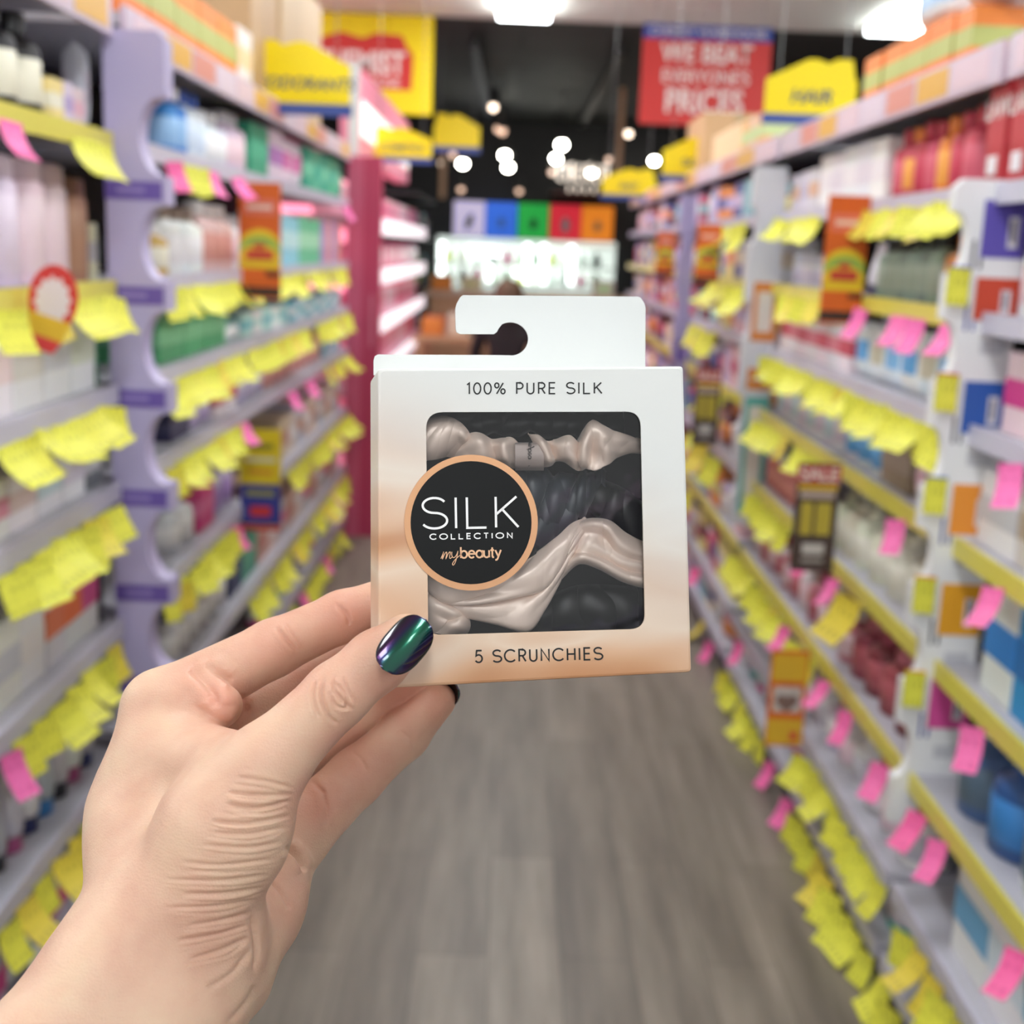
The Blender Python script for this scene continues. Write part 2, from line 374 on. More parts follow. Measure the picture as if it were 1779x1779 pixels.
# ---- lettering cut from strokes
G = {
 'S': [arc(.33, .755, .30, .245, 28, 270, 18) + arc(.33, .255, .33, .255, 90, -152, 20)[1:]],
 'I': [[(.06, 0), (.06, 1)]], 'L': [[(.06, 1), (.06, 0), (.56, 0)]],
 'K': [[(.06, 0), (.06, 1)], [(.60, 1), (.06, .42)], [(.22, .60), (.64, 0)]],
 'C': [arc(.46, .5, .45, .5, 42, 318, 24)], 'O': [arc(.5, .5, .48, .5, 0, 360, 32)],
 'E': [[(.52, 1), (.06, 1), (.06, 0), (.52, 0)], [(.06, .52), (.48, .52)]],
 'T': [[(.0, 1), (.56, 1)], [(.28, 1), (.28, 0)]], 'N': [[(.06, 0), (.06, 1), (.64, 0), (.64, 1)]],
 'H': [[(.06, 0), (.06, 1)], [(.62, 0), (.62, 1)], [(.06, .52), (.62, .52)]],
 'R': [[(.06, 0), (.06, 1)] + [(.3, 1)] + arc(.3, .74, .24, .26, 90, -90, 12) + [(.06, .48)], [(.3, .48), (.56, 0)]],
 'P': [[(.06, 0), (.06, 1)] + [(.3, 1)] + arc(.3, .73, .25, .27, 90, -90, 12) + [(.06, .46)]],
 'U': [[(.06, 1), (.06, .3)] + arc(.32, .29, .26, .29, 180, 360, 14) + [(.58, 1)]],
 '1': [[(.02, .84), (.2, 1), (.2, 0)]], '0': [arc(.28, .5, .27, .5, 0, 360, 28)],
 '5': [[(.5, 1), (.12, 1), (.06, .55)] + arc(.25, .32, .27, .32, 125, -150, 18)],
 '%': [arc(.18, .77, .16, .22, 0, 360, 18), arc(.66, .23, .16, .22, 0, 360, 18), [(.68, 1), (.16, 0)]],
 ' ': [],
 'b': [[(.05, 1.02), (.05, 0)], arc(.31, .33, .26, .33, 0, 360, 22)],
 'e': [[(.05, .36), (.57, .36)] + arc(.31, .33, .26, .33, 6, 318, 20)],
 'a': [arc(.31, .33, .26, .33, 0, 360, 22), [(.57, .68), (.57, 0)]],
 'u': [[(.05, .66), (.05, .26)] + arc(.27, .25, .22, .25, 180, 360, 12) + [(.49, .66)], [(.49, .3), (.49, 0)]],
 't': [[(.16, .92), (.16, .1), (.2, .0), (.3, 0)], [(0, .66), (.32, .66)]],
 'y': [[(.02, .66), (.27, .04)], [(.5, .66), (.2, -.16), (.12, -.26), (0, -.26)]],
 'm~': [[(0, .02), (.2, .52), (.22, .6), (.16, .3), (.12, 0), (.3, .42), (.44, .6), (.46, .45), (.38, 0), (.56, .42), (.7, .6), (.74, .5), (.66, .1), (.72, .0), (.84, .12)]],
 'y~': [[(0, .6), (-.02, .3), (.06, .08), (.2, .1), (.36, .34), (.46, .62), (.36, .1), (.2, -.42), (.06, -.62), (.0, -.5), (.14, -.24), (.4, .06), (.62, .26)]],
}
ADV = {'S': .66, 'I': .12, 'L': .58, 'K': .66, 'C': .82, 'O': 1.0, 'E': .56, 'T': .56, 'N': .7, 'H': .68, 'R': .58, 'P': .56, 'U': .64, '1': .28, '0': .56, '5': .54, '%': .84, ' ': .32,
       'b': .6, 'e': .6, 'a': .6, 'u': .54, 't': .34, 'y': .5, 'm~': .84, 'y~': .5}
def smooth_path(p, n=5):                  # Catmull-Rom through the points
    P = [np.array(q, float) for q in p]; out = []
    for i in range(len(P) - 1):
        a = P[max(i - 1, 0)]; b, c = P[i], P[i + 1]; d = P[min(i + 2, len(P) - 1)]
        for k in range(n):
            t = k / n; out.append(.5 * (2 * b + (c - a) * t + (2 * a - 5 * b + 4 * c - d) * t * t + (3 * b - a - 3 * c + d) * t ** 3))
    return out + [P[-1]]
def letters(name, chars, p0, p1, h, w, gap, d, mat, parent):
    """A word from pixel p0 to p1 along its baseline, cap height h, stroke w (pixels); fitted to its length."""
    total = sum(ADV[c] for c in chars) + gap * (len(chars) - 1)
    sx = math.hypot(p1[0] - p0[0], p1[1] - p0[1]) / (total * h)
    ux = np.array([p1[0] - p0[0], p1[1] - p0[1]], float); ux /= np.linalg.norm(ux); uy = np.array([ux[1], -ux[0]])
    mb = MB(); x = 0
    for c in chars:
        for st in G[c]:
            if c[-1] == '~': st = smooth_path(st)
            q = [((x + a) * h * sx, b * h) for a, b in st]
            vs, fs = ribbon(q, w)
            mb.add([bl(*(np.array(p0, float) + ux * v[0] + uy * v[1]), d) for v in vs], [f[::-1] for f in fs])
        x += ADV[c] + gap
    o = mb.build(name, mat, parent); return o
o = letters('lettering', '100% PURE SILK', (811, 684.5), (1046, 683.5), 19, 2.5, .26, -.00012, m_ink, box); o['label'] = 'thin black capitals along the top of the box'
o = letters('lettering', '5 SCRUNCHIES', (826, 1151), (1047, 1145.5), 20.5, 2.9, .24, -.00012, m_ink, box); o['label'] = 'thin black capitals along the bottom of the box'
# round seal stuck over the edge of the window
sc, sr = (818, 908), 116.5
circ = lambda r, n=72: [bl(sc[0] + r * math.cos(2 * PI * k / n) * .995, sc[1] + r * 1.012 * math.sin(2 * PI * k / n)) for k in range(n)]
st = MB().prism([(q[0], q[2]) for q in circ(sr)], 'y', -.00042, -.0001).build('round_seal', m_rose, box); st['label'] = 'round black seal with a rose gold rim'
sd = MB().prism([(q[0], q[2]) for q in circ(105.5)], 'y', -.00052, -.0004).build('seal_disc', m_blackcard, st)
letters('lettering', 'SILK', (733, 918.5), (902, 915.5), 53, 4.0, .17, -.00062, m_whiteink, st)
letters('lettering', 'COLLECTION', (747, 937), (890.5, 934.5), 9.0, 2.0, .42, -.00062, m_whiteink, st)
letters('lettering', ['m~', 'y~'], (766, 971), (797, 969.5), 19, 1.3, .02, -.00062, m_peachink, st)
letters('lettering', 'beauty', (800, 969.5), (870.5, 967.5), 18.5, 3.0, .06, -.00062, m_peachink, st)

# ------------------------------------------------------------------ scrunchies in the box
def satin(name, c, rough=.3):
    m = pbr(name, c, rough + .05, .12, Sheen_Weight=.35, Sheen_Roughness=.35, Anisotropic=.4)
    bsdf(m).inputs['Specular IOR Level'].default_value = .75
    tc = node(m, 'ShaderNodeTexCoord'); nz = node(m, 'ShaderNodeTexNoise'); nz.inputs['Scale'].default_value = 3800; bp = node(m, 'ShaderNodeBump'); bp.inputs['Strength'].default_value = .06; bp.inputs['Distance'].default_value = .0003
    wire(m, tc.outputs['Object'], nz.inputs['Vector']); wire(m, nz.outputs['Fac'], bp.inputs['Height']); wire(m, bp.outputs[0], bsdf(m).inputs['Normal'])
    return m
m_champ = satin('champagne_satin', lin(236, 214, 200)); m_char = satin('charcoal_satin', lin(56, 62, 70), .38); m_blk = satin('black_satin', lin(20, 21, 23), .42)
BI = bm_.inverted()
def sheet(rows, n=90, bumps=(), seed=0, rip=0.0):
    """A folded band of satin: rows of (px, py, depth in mm), each a smooth line along the band; bumps add gathers."""
    R = []
    for r in rows:
        q = np.array(smooth_path(r, 12)); t = np.linspace(0, len(q) - 1, n); i = np.minimum(t.astype(int), len(q) - 2); f = (t - i)[:, None]
        R.append(q[i] * (1 - f) + q[i + 1] * f)
    R = np.array(R); K = len(R); nn = (K - 1) * 9 + 1; out = np.zeros((nn, n, 3))
    for j in range(n):
        col = smooth_path([R[k][j] for k in range(K)], 9); out[:, j] = np.array(col)
    rng = np.random.RandomState(seed); u = np.linspace(0, 1, n)[None, :]; v = np.linspace(0, 1, nn)[:, None]
    dz = np.zeros((nn, n))
    for (fu, fv, amp) in bumps: dz += amp * (.62 - np.abs(np.sin(PI * (fu * u + fv * v + .16 * np.sin(9 * u + 4 * v + rng.rand() * 6)) + rng.rand() * 6)))
    out[:, :, 1] += rip * (2 * v - 1) * (np.sin(2 * PI * 5.3 * u + seed) + .6 * np.sin(2 * PI * 9.1 * u + 2 * seed))
    vs = []; fs = []
    for a in range(nn):
        for b in range(n):
            px, py, mm = out[a, b]; vs.append(bl(px, py, .0016 + max(.0, (mm + dz[a, b])) * .001))
    for a in range(nn - 1):
        for b in range(n - 1): fs.append((a * n + b, a * n + b + 1, (a + 1) * n + b + 1, (a + 1) * n + b))
    return vs, fs
def scrunchie(rowsets, mat, label, seed, rip=0.0):
    o = None
    for i, (rows, bumps) in enumerate(rowsets):
        vs, fs = sheet(rows, 130, bumps=bumps, seed=seed + i, rip=rip)
        n = 'scrunchie' if o is None else 'ruffle'
        p = mesh_obj(n, vs, fs, mat, o, True)
        md = p.modifiers.new('s', 'SOLIDIFY'); md.thickness = .0007; md.offset = -1
        if o is None:
            o = p; o.matrix_world = bm_; tag(o, label, 'scrunchie', 'scrunchies in the window box')
    return o
def c5(x, y, d): return (700 + x / 4.043, 700 + y / 4.043, d)
def band(path, k=(-1, -.8, -.45, 0, .45, .8, 1), deep=5.0):
    """Rows of a gathered band round a path of (x, y, half height, depth)."""
    rows = []
    for v in k:
        rows.append([c5(x, y + h * v, d + deep * (1 - math.sqrt(max(0, 1 - v * v)))) for x, y, h, d in path])
    return rows
TOP = [
 [[(140, 130, 9), (290, 105, 7), (390, 140, 5), (450, 205, 4), (462, 250, 6)], [(140, 170, 5), (290, 150, 3.2), (370, 185, 2.6), (428, 235, 2.6), (448, 268, 6)], [(140, 250, 3.5), (260, 240, 2.4), (350, 250, 3.2), (402, 280, 5.5), (425, 300, 8)],
  [(140, 330, 4), (240, 320, 3.5), (320, 320, 5.2), (375, 330, 7.5), (400, 330, 9)], [(140, 400, 7), (220, 390, 6), (300, 370, 8), (345, 375, 9), (375, 370, 11)]],
 [[(400, 300, 9), (470, 225, 6), (540, 222, 5), (620, 262, 7), (700, 258, 5), (765, 252, 5), (805, 290, 7)], [(385, 340, 8), (470, 280, 4), (545, 265, 2.3), (622, 300, 6), (700, 285, 2.4), (752, 290, 4), (800, 320, 6)], [(370, 370, 9), (460, 340, 4.8), (560, 320, 2.6), (638, 345, 6.5), (705, 330, 2.2), (748, 340, 4.6), (800, 370, 6)],
  [(360, 390, 10), (460, 390, 6), (570, 380, 3.6), (650, 395, 7), (715, 390, 3), (755, 400, 5), (800, 420, 6.5)], [(360, 430, 12), (460, 440, 10), (580, 435, 8), (660, 430, 10), (720, 430, 7), (760, 445, 8), (805, 450, 9)]],
 [[(880, 215, 8), (940, 232, 5), (1000, 262, 5), (1070, 268, 7), (1160, 236, 5), (1215, 275, 6), (1245, 300, 9)], [(920, 270, 6), (975, 280, 2.6), (1030, 300, 7), (1090, 300, 4.4), (1160, 285, 2.6), (1205, 315, 4.5), (1245, 340, 8)], [(960, 330, 6), (1005, 340, 2.4), (1048, 350, 7.5), (1110, 345, 4.4), (1170, 340, 2.8), (1210, 360, 5), (1248, 380, 8)],
  [(980, 400, 6), (1030, 400, 2.6), (1062, 390, 8), (1130, 385, 5.5), (1190, 395, 3.6), (1225, 410, 5.5), (1255, 420, 8)], [(985, 440, 10), (1035, 430, 8), (1068, 400, 11), (1130, 400, 10), (1190, 440, 7), (1225, 470, 8), (1260, 465, 10)]],
 [[(1235, 270, 9), (1280, 190, 6), (1330, 128, 5), (1400, 165, 5), (1480, 205, 6), (1600, 240, 9), (1690, 270, 12)], [(1236, 330, 5), (1280, 260, 2.6), (1340, 200, 3), (1410, 220, 2.6), (1490, 250, 4.5), (1600, 270, 8), (1690, 290, 12)], [(1238, 390, 4), (1275, 340, 2.2), (1328, 300, 5.5), (1400, 290, 2.6), (1480, 300, 5), (1590, 300, 8), (1690, 310, 12)],
  [(1248, 440, 5), (1280, 410, 3.2), (1328, 370, 6.8), (1420, 350, 3.2), (1490, 345, 6), (1590, 330, 9), (1690, 330, 12)], [(1250, 465, 8), (1290, 450, 7), (1350, 478, 5), (1440, 425, 5.5), (1500, 375, 8), (1590, 345, 10), (1690, 345, 13)]]]
TOP = [[[c5(*q) for q in r] for r in p] for p in TOP]
ch1 = scrunchie([(p, [(2.2 + .5 * i, .8, .45), (5, -.4, .18)]) for i, p in enumerate(TOP)], m_champ, 'champagne satin scrunchie along the top of the box window', 3)
# sewn-in tab of the top scrunchie
rows = [[c5(x, y, d) for x in (788, 850, 920, 990)] for y, d in ((278, 6), (288, 3.2), (340, 2.6), (400, 2.8), (450, 4.5), (475, 8))]
vs, fs = sheet(rows, 24)
lb = mesh_obj('care_tab', vs, fs, satin('taupe_ribbon', lin(178, 162, 156), .3), ch1, True); lb['label'] = 'grey ribbon tab with small dark script'
mbt = MB(); xx = 0
for c in ('m~', 'y~', 'b', 'e', 'a', 'u', 't', 'y'):
    for s_ in G[c]:
        s_ = smooth_path(s_, 4) if c[-1] == '~' else s_
        v_, f_ = ribbon([((xx + a) * 8.2, b * 8.2) for a, b in s_], 1.0)
        mbt.add([bl(923 - q[1], 768 + q[0], .0038 if q[0] < 30 else .0055) for q in v_], f_)
    xx += ADV[c] + .08
mbt.build('lettering', m_ink, lb)
# lower champagne scrunchie: overlapping flaps
up = [[c5(*q) for q in r] for r in (
    [(120, 1130, 9), (300, 1180, 6), (520, 1180, 5), (760, 1150, 5), (950, 1050, 5.5), (1080, 950, 6), (1180, 860, 8), (1280, 810, 10)],
    [(120, 1200, 7), (300, 1260, 4), (520, 1290, 3), (760, 1240, 2.5), (950, 1140, 3), (1080, 1030, 4), (1200, 900, 5.5), (1290, 830, 9)],
    [(130, 1250, 7), (290, 1340, 4), (520, 1360, 3), (780, 1310, 3.4), (960, 1230, 2.2), (1060, 1130, 3.5), (1190, 960, 4), (1290, 850, 8)],
    [(150, 1280, 8), (300, 1395, 4.5), (520, 1402, 3), (800, 1352, 3.2), (980, 1300, 3.0), (1080, 1180, 3.4), (1200, 990, 4.5), (1290, 870, 9)],
    [(160, 1270, 11), (310, 1385, 7), (520, 1390, 6), (800, 1340, 6), (970, 1285, 6), (1060, 1165, 6), (1190, 975, 7), (1285, 860, 11)])]
low = [[c5(*q) for q in r] for r in (
    [(300, 1370, 8), (520, 1370, 7), (800, 1320, 7), (980, 1270, 6.5), (1090, 1150, 6.5), (1200, 960, 7), (1285, 900, 9)],
    [(340, 1420, 6), (560, 1440, 4.5), (800, 1420, 4), (960, 1350, 4), (1080, 1220, 4.5), (1180, 1060, 5), (1270, 930, 8)],
    [(390, 1460, 6), (600, 1500, 4.5), (820, 1520, 3.5), (950, 1420, 4), (1060, 1280, 5), (1140, 1130, 5.5), (1250, 960, 8)],
    [(455, 1500, 7), (660, 1545, 5.5), (872, 1590, 4.5), (985, 1450, 5), (1085, 1270, 6), (1130, 1170, 7), (1230, 990, 9)],
    [(470, 1490, 11), (660, 1530, 10), (865, 1570, 10), (970, 1430, 10), (1070, 1255, 10), (1120, 1160, 11), (1220, 990, 12)])]
curl = [[c5(*q) for q in r] for r in (
    [(120, 1270, 10), (200, 1330, 8), (300, 1395, 7.5), (380, 1440, 8), (440, 1490, 11)],
    [(120, 1340, 9), (210, 1410, 6), (310, 1450, 5), (400, 1490, 5.5), (455, 1520, 9)],
    [(120, 1430, 9), (210, 1480, 6.5), (300, 1510, 6), (400, 1540, 5), (463, 1560, 9)],
    [(120, 1510, 10), (220, 1560, 7), (320, 1560, 5), (410, 1580, 5.5), (455, 1595, 10)],
    [(120, 1590, 11), (220, 1620, 8), (320, 1625, 7), (400, 1622, 8), (440, 1615, 12)])]
tail = [[c5(*q) for q in r] for r in (
    [(1230, 840, 11), (1330, 822, 8), (1450, 838, 8), (1560, 920, 8), (1690, 985, 8), (1800, 1000, 9)],
    [(1220, 870, 8), (1340, 850, 4.5), (1440, 880, 4), (1530, 990, 4.5), (1690, 1060, 5), (1800, 1070, 6)],
    [(1210, 930, 8), (1330, 910, 6.5), (1430, 960, 6.5), (1520, 1060, 6), (1690, 1115, 6.5), (1800, 1120, 7)],
    [(1190, 1010, 7), (1300, 990, 5.5), (1420, 1050, 5), (1530, 1120, 5), (1690, 1150, 5.5), (1800, 1160, 6)],
    [(1150, 1090, 8), (1250, 1060, 5.5), (1380, 1085, 6), (1540, 1170, 6), (1690, 1205, 6.5), (1800, 1210, 7)],
    [(1120, 1160, 6), (1240, 1085, 3), (1370, 1115, 3), (1540, 1205, 3), (1690, 1245, 3.4), (1800, 1250, 4)],
    [(1100, 1230, 8), (1230, 1120, 6), (1370, 1150, 6), (1540, 1240, 6), (1690, 1285, 6), (1800, 1290, 7)],
    [(1105, 1230, 12), (1230, 1115, 11), (1370, 1140, 11), (1540, 1230, 11), (1690, 1275, 11), (1800, 1280, 12)])]
scrunchie([(up, [(1.7, 1.1, 1.0), (3.9, .8, .45)]), (low, [(1.3, 1.0, .5), (3.3, .5, .2)]), (curl, [(1.5, 1.4, 1.2)]), (tail, [(1.9, -.9, .9), (4.1, .5, .3)])], m_champ, 'champagne satin scrunchie with a pointed fold at the bottom of the box window', 11)
# darker ones behind
scrunchie([(band([(560, 560, 150, 15), (800, 620, 170, 12), (950, 680, 200, 10), (1100, 700, 190, 11), (1230, 660, 150, 13), (1320, 600, 110, 16), (1420, 560, 90, 19)], deep=6), [(3.6, .5, 3.0), (8, -.3, .8)]),
           (band([(620, 900, 160, 14), (820, 930, 160, 12), (980, 880, 150, 11), (1120, 800, 120, 12), (1230, 720, 80, 15)], deep=6), [(2.6, .6, 2.4)])], m_char, 'charcoal satin scrunchie in the middle beside the round seal', 21, 4.0)
scrunchie([(band([(150, 160, 120, 17), (400, 120, 80, 15), (650, 130, 90, 14), (850, 130, 80, 14), (1100, 140, 90, 15), (1300, 150, 90, 17), (1550, 170, 100, 19)], deep=5), [(4.6, .5, 1.5), (11, .3, .5)])], m_blk, 'black satin scrunchie tucked behind the top champagne one', 31, 4.0)
scrunchie([(band([(1330, 640, 120, 19), (1450, 720, 150, 17), (1560, 780, 160, 16), (1680, 860, 150, 18)], deep=5), [(2.6, .5, 1.4)]),
           (band([(950, 1500, 100, 19), (1200, 1450, 150, 18), (1420, 1440, 150, 17), (1650, 1460, 150, 18)], deep=5), [(3.4, -.5, 1.4)])], m_blk, 'black satin scrunchie low in the shadowed corner of the window', 41)

# ------------------------------------------------------------------ the hand
FINGERS = {
 'thumb': ([(455, 1335, .3645, 68), (585, 1207, .3700, 56.5), (655, 1148, .3730, 53), (706, 1108, .3763, 43)], 30),
 'web': ([(325, 1200, .4060, 50), (384, 1226, .3990, 38)], 22),
 'index': ([(283, 1226, .4050, 62), (475, 1126, .4210, 49), (595, 1071, .4275, 44), (700, 1032, .4290, 37)], 24),
 'middle': ([(335, 1275, .4270, 60), (520, 1188, .4490, 49), (640, 1130, .4480, 45), (760, 1085, .4370, 38)], 20),
 'ring': ([(420, 1350, .4400, 58), (575, 1280, .4600, 48), (690, 1205, .4540, 43), (775, 1130, .4400, 36)], 20),
 'little': ([(512, 1452, .4290, 60), (618, 1350, .4420, 49), (702, 1276, .4440, 43), (762, 1217, .4400, 31)], 22),
}
PALM = [  # (u, v, d, r) pairs of rounded cones
 ((278, 1236, .4040, 64), (250, 1410, .3960, 84)), ((250, 1410, .3960, 84), (245, 1600, .3700, 98)),
 ((330, 1285, .4260, 62), (300, 1440, .4080, 84)), ((420, 1360, .4360, 60), (370, 1500, .4100, 80)),
 ((505, 1450, .4270, 60), (450, 1580, .4000, 66)), ((455, 1570, .4000, 62), (400, 1700, .3760, 74)),
 ((455, 1338, .3650, 66), (390, 1440, .3640, 104)), ((390, 1440, .3640, 104), (325, 1560, .3620, 108)),
 ((300, 1320, .3950, 72), (390, 1330, .3800, 62)), ((270, 1470, .3850, 95), (340, 1600, .3720, 110)),
 ((262, 1600, .3640, 102), (205, 1690, .3560, 112)), ((345, 1660, .3660, 96), (300, 1760, .3560, 110)),
 ((205, 1690, .3560, 112), (20, 1900, .3350, 128)), ((300, 1760, .3560, 108), (130, 1990, .3350, 128)),
]
def to_cam(u, v, d): return np.array([(u - CX) * d / F_PX, (v - CX) * d / F_PX, d])
def cone(P, a, b):
    A, B = to_cam(*a[:3]), to_cam(*b[:3]); ra, rb = a[3] * a[2] / F_PX, b[3] * b[2] / F_PX
    ab = B - A; t = np.clip(((P - A) @ ab) / (ab @ ab), 0, 1)
    return np.sqrt(((P - A - t[..., None] * ab) ** 2).sum(-1)) - (ra + t * (rb - ra))
def smin(a, b, k):
    h = np.maximum(k - np.abs(a - b), 0) / k; return np.minimum(a, b) - h * h * k / 4
def surface_nets(D, org, h):
    nx, ny, nz = D.shape; S = D < 0
    c = np.zeros((nx - 1, ny - 1, nz - 1), np.int8)
    for i in (0, 1):
        for j in (0, 1):
            for k in (0, 1): c += S[i:nx - 1 + i, j:ny - 1 + j, k:nz - 1 + k]
    act = np.argwhere((c > 0) & (c < 8)); idx = -np.ones(c.shape, np.int64); idx[tuple(act.T)] = np.arange(len(act))
    acc = np.zeros((len(act), 3)); cnt = np.zeros(len(act))
    cor = [(i, j, k) for i in (0, 1) for j in (0, 1) for k in (0, 1)]
    val = {q: D[act[:, 0] + q[0], act[:, 1] + q[1], act[:, 2] + q[2]] for q in cor}
    for a in cor:
        for ax in range(3):
            if a[ax]: continue
            b = list(a); b[ax] = 1; b = tuple(b); va, vb = val[a], val[b]; m = (va < 0) != (vb < 0)
            t = np.where(m, va / np.where(m, va - vb, 1), 0); p = np.array(a, float)[None].repeat(len(act), 0); p[:, ax] = t
            acc[m] += p[m]; cnt[m] += 1
    V = org + (act + acc / cnt[:, None]) * h
    faces = []
    for ax in range(3):
        sl0 = [slice(1, -1)] * 3; sl0[ax] = slice(0, -1); sl1 = list(sl0); sl1[ax] = slice(1, None)
        s0, s1 = S[tuple(sl0)], S[tuple(sl1)]
        e = np.argwhere(s0 != s1); flip = s0[tuple(e.T)]
        off = [1, 1, 1]; off[ax] = 0; e = e + off
        o1, o2 = [(1, 2), (2, 0), (0, 1)][ax]
        def cell(d1, d2):
            q = e.copy(); q[:, o1] -= d1; q[:, o2] -= d2; return idx[tuple(q.T)]
        q = np.stack([cell(1, 1), cell(0, 1), cell(0, 0), cell(1, 0)], 1)
        q[~flip] = q[~flip][:, ::-1]; faces.append(q)
    F = np.concatenate(faces); return V, F[(F >= 0).all(1)]
HH = .00085
def hand_field():
    lo = np.array([-.162, .012, .318]); hi = np.array([-.012, .150, .474])
    n = np.ceil((hi - lo) / HH).astype(int); ax = [lo[i] + HH * np.arange(n[i]) for i in range(3)]
    D = np.full(n, .05, np.float32)
    def region(prims, pad):
        q = np.array([to_cam(*p[:3]) for pr in prims for p in pr]); r = max(p[3] * p[2] / F_PX for pr in prims for p in pr) + pad
        a = np.clip(((q.min(0) - r - lo) / HH).astype(int), 0, n); b = np.clip(((q.max(0) + r - lo) / HH).astype(int) + 2, 0, n)
        sl = tuple(slice(a[i], b[i]) for i in range(3)); g = np.stack(np.meshgrid(*[ax[i][sl[i]] for i in range(3)], indexing='ij'), -1).astype(np.float32); return sl, g
    for pr in PALM:
        sl, g = region([pr], .012); D[sl] = smin(D[sl], cone(g, *pr).astype(np.float32), .011)
    base = D.copy(); final = D.copy()
    for name, (ch, k) in FINGERS.items():
        prs = list(zip(ch[:-1], ch[1:])); sl, g = region(prs, .008); d = np.full(g.shape[:3], .05, np.float32)
        for pr in prs: d = smin(d, cone(g, *pr).astype(np.float32), .0028)
        final[sl] = smin(final[sl], smin(base[sl], d, k * .00025), .0009)
    return surface_nets(final, lo, HH)
HV, HF = hand_field()
def relax(V, F, it, lam=.5):
    e = np.concatenate([F[:, [0, 1]], F[:, [1, 2]], F[:, [2, 3]], F[:, [3, 0]]]); e = np.concatenate([e, e[:, ::-1]])
    deg = np.bincount(e[:, 0], minlength=len(V))[:, None]
    for _ in range(it):
        s = np.stack([np.bincount(e[:, 0], weights=V[e[:, 1], i], minlength=len(V)) for i in range(3)], 1); V = V + lam * (s / deg - V)
    return V
def vnormals(V, F):
    fn = np.cross(V[F[:, 2]] - V[F[:, 0]], V[F[:, 3]] - V[F[:, 1]]); N = np.zeros_like(V)
    for k in range(4):
        for i in range(3): N[:, i] += np.bincount(F[:, k], weights=fn[:, i], minlength=len(V))
    return N / (np.linalg.norm(N, axis=1, keepdims=True) + 1e-12)
HV = relax(HV, HF, 6)
def subdivide(V, F):
    e = np.sort(np.stack([F, np.roll(F, -1, 1)], 2).reshape(-1, 2), 1); key = e[:, 0].astype(np.int64) * len(V) + e[:, 1]
    u, first, inv = np.unique(key, return_index=True, return_inverse=True); E_ = e[first]; n = len(V); mid = (inv.reshape(-1, 4) + n)
    cen_ = np.arange(len(F)) + n + len(E_); W_v = np.concatenate([V, V[E_].mean(1), V[F].mean(1)])
    q = [np.stack([F[:, k], mid[:, k], cen_, mid[:, k - 1]], 1) for k in range(4)]
    return W_v, np.concatenate(q)
HV, HF = subdivide(HV, HF); HV = relax(HV, HF, 3)
HN = vnormals(HV, HF)
# creases: (points in the photograph as read off crop 2, half width in px, depth in mm)
def k2(*p): return [(x / 1.977, 900 + y / 1.977) for x, y in p]
CREASE = [
 (k2((810, 888), (900, 900), (1010, 928)), 3.2, .35), (k2((780, 940), (880, 952), (1012, 950)), 3.6, .5), (k2((770, 978), (880, 997), (1005, 968)), 4.0, .7),
 (k2((800, 1010), (900, 1018), (1000, 995)), 3, .3), (k2((720, 1040), (850, 1048), (1000, 1022)), 3.8, .55), (k2((730, 1080), (850, 1085), (990, 1058)), 3.8, .55),
 (k2((690, 1122), (850, 1132), (975, 1110)), 3.6, .4), (k2((620, 1180), (760, 1192), (950, 1170)), 3.6, .4), (k2((640, 1210), (780, 1216), (930, 1205)), 3, .25),
 (k2((560, 1242), (760, 1245), (925, 1222)), 3.6, .4), (k2((620, 1292), (760, 1290), (905, 1268)), 4, .5), (k2((560, 1340), (740, 1332), (885, 1308)), 3.6, .4),
 (k2((640, 1400), (760, 1382), (870, 1352)), 4, .5), (k2((600, 1452), (740, 1432), (858, 1392)), 4, .45), (k2((640, 1520), (770, 1480), (850, 1440)), 4.5, .5),
 (k2((700, 1620), (800, 1560), (860, 1470)), 5, .4), (k2((860, 1360), (880, 1460), (875, 1560)), 6, .9), (k2((880, 1600), (850, 1660), (780, 1737)), 6, .5),
 (k2((800, 720), (740, 690), (660, 640)), 6, .5), (k2((832, 600), (838, 660), (800, 715)), 7, .9), (k2((650, 520), (700, 555), (735, 610), (745, 650)), 9, 1.3), (k2((700, 500), (760, 540), (800, 560)), 7, .8),
 (k2((980, 1128), (1020, 1160), (1050, 1215)), 6, 1.8), (k2((1060, 900), (1100, 930), (1120, 990), (1125, 1070)), 5, .5), (k2((930, 1250), (960, 1280), (1000, 1350)), 5, .5),
 (k2((1085, 560), (1075, 620), (1095, 690)), 3.4, .55), (k2((1115, 545), (1105, 610), (1130, 680), (1165, 710)), 3.4, .6), (k2((1150, 535), (1150, 590), (1190, 640), (1215, 660)), 3.2, .5), (k2((1180, 540), (1195, 590), (1230, 640)), 3, .4),
 (k2((1135, 560), (1185, 600), (1190, 650), (1150, 640), (1135, 590)), 2.8, .35),
 (k2((950, 370), (985, 420), (1030, 460)), 4, .6), (k2((975, 360), (1010, 410), (1040, 450)), 3, .4), (k2((1150, 290), (1190, 330), (1200, 370)), 4, .5),
 (k2((1205, 800), (1240, 830), (1260, 870)), 4, .3), (k2((1370, 730), (1410, 760), (1420, 790)), 4, .25), (k2((1080, 920), (1120, 945)), 3, .3),
]
def seg_dist(p, pts):
    best = np.full(len(p), 1e9); tt = np.zeros(len(p)); n = len(pts) - 1
    for i in range(n):
        a, b = np.array(pts[i]), np.array(pts[i + 1]); ab = b - a; t = np.clip(((p - a) @ ab) / (ab @ ab), 0, 1)
        d = np.linalg.norm(p - a - t[:, None] * ab, axis=1); m = d < best; best[m] = d[m]; tt[m] = (i + t[m]) / n
    return best, tt
pxy = np.stack([HV[:, 0] / HV[:, 2] * F_PX + CX, HV[:, 1] / HV[:, 2] * F_PX + CX], 1)
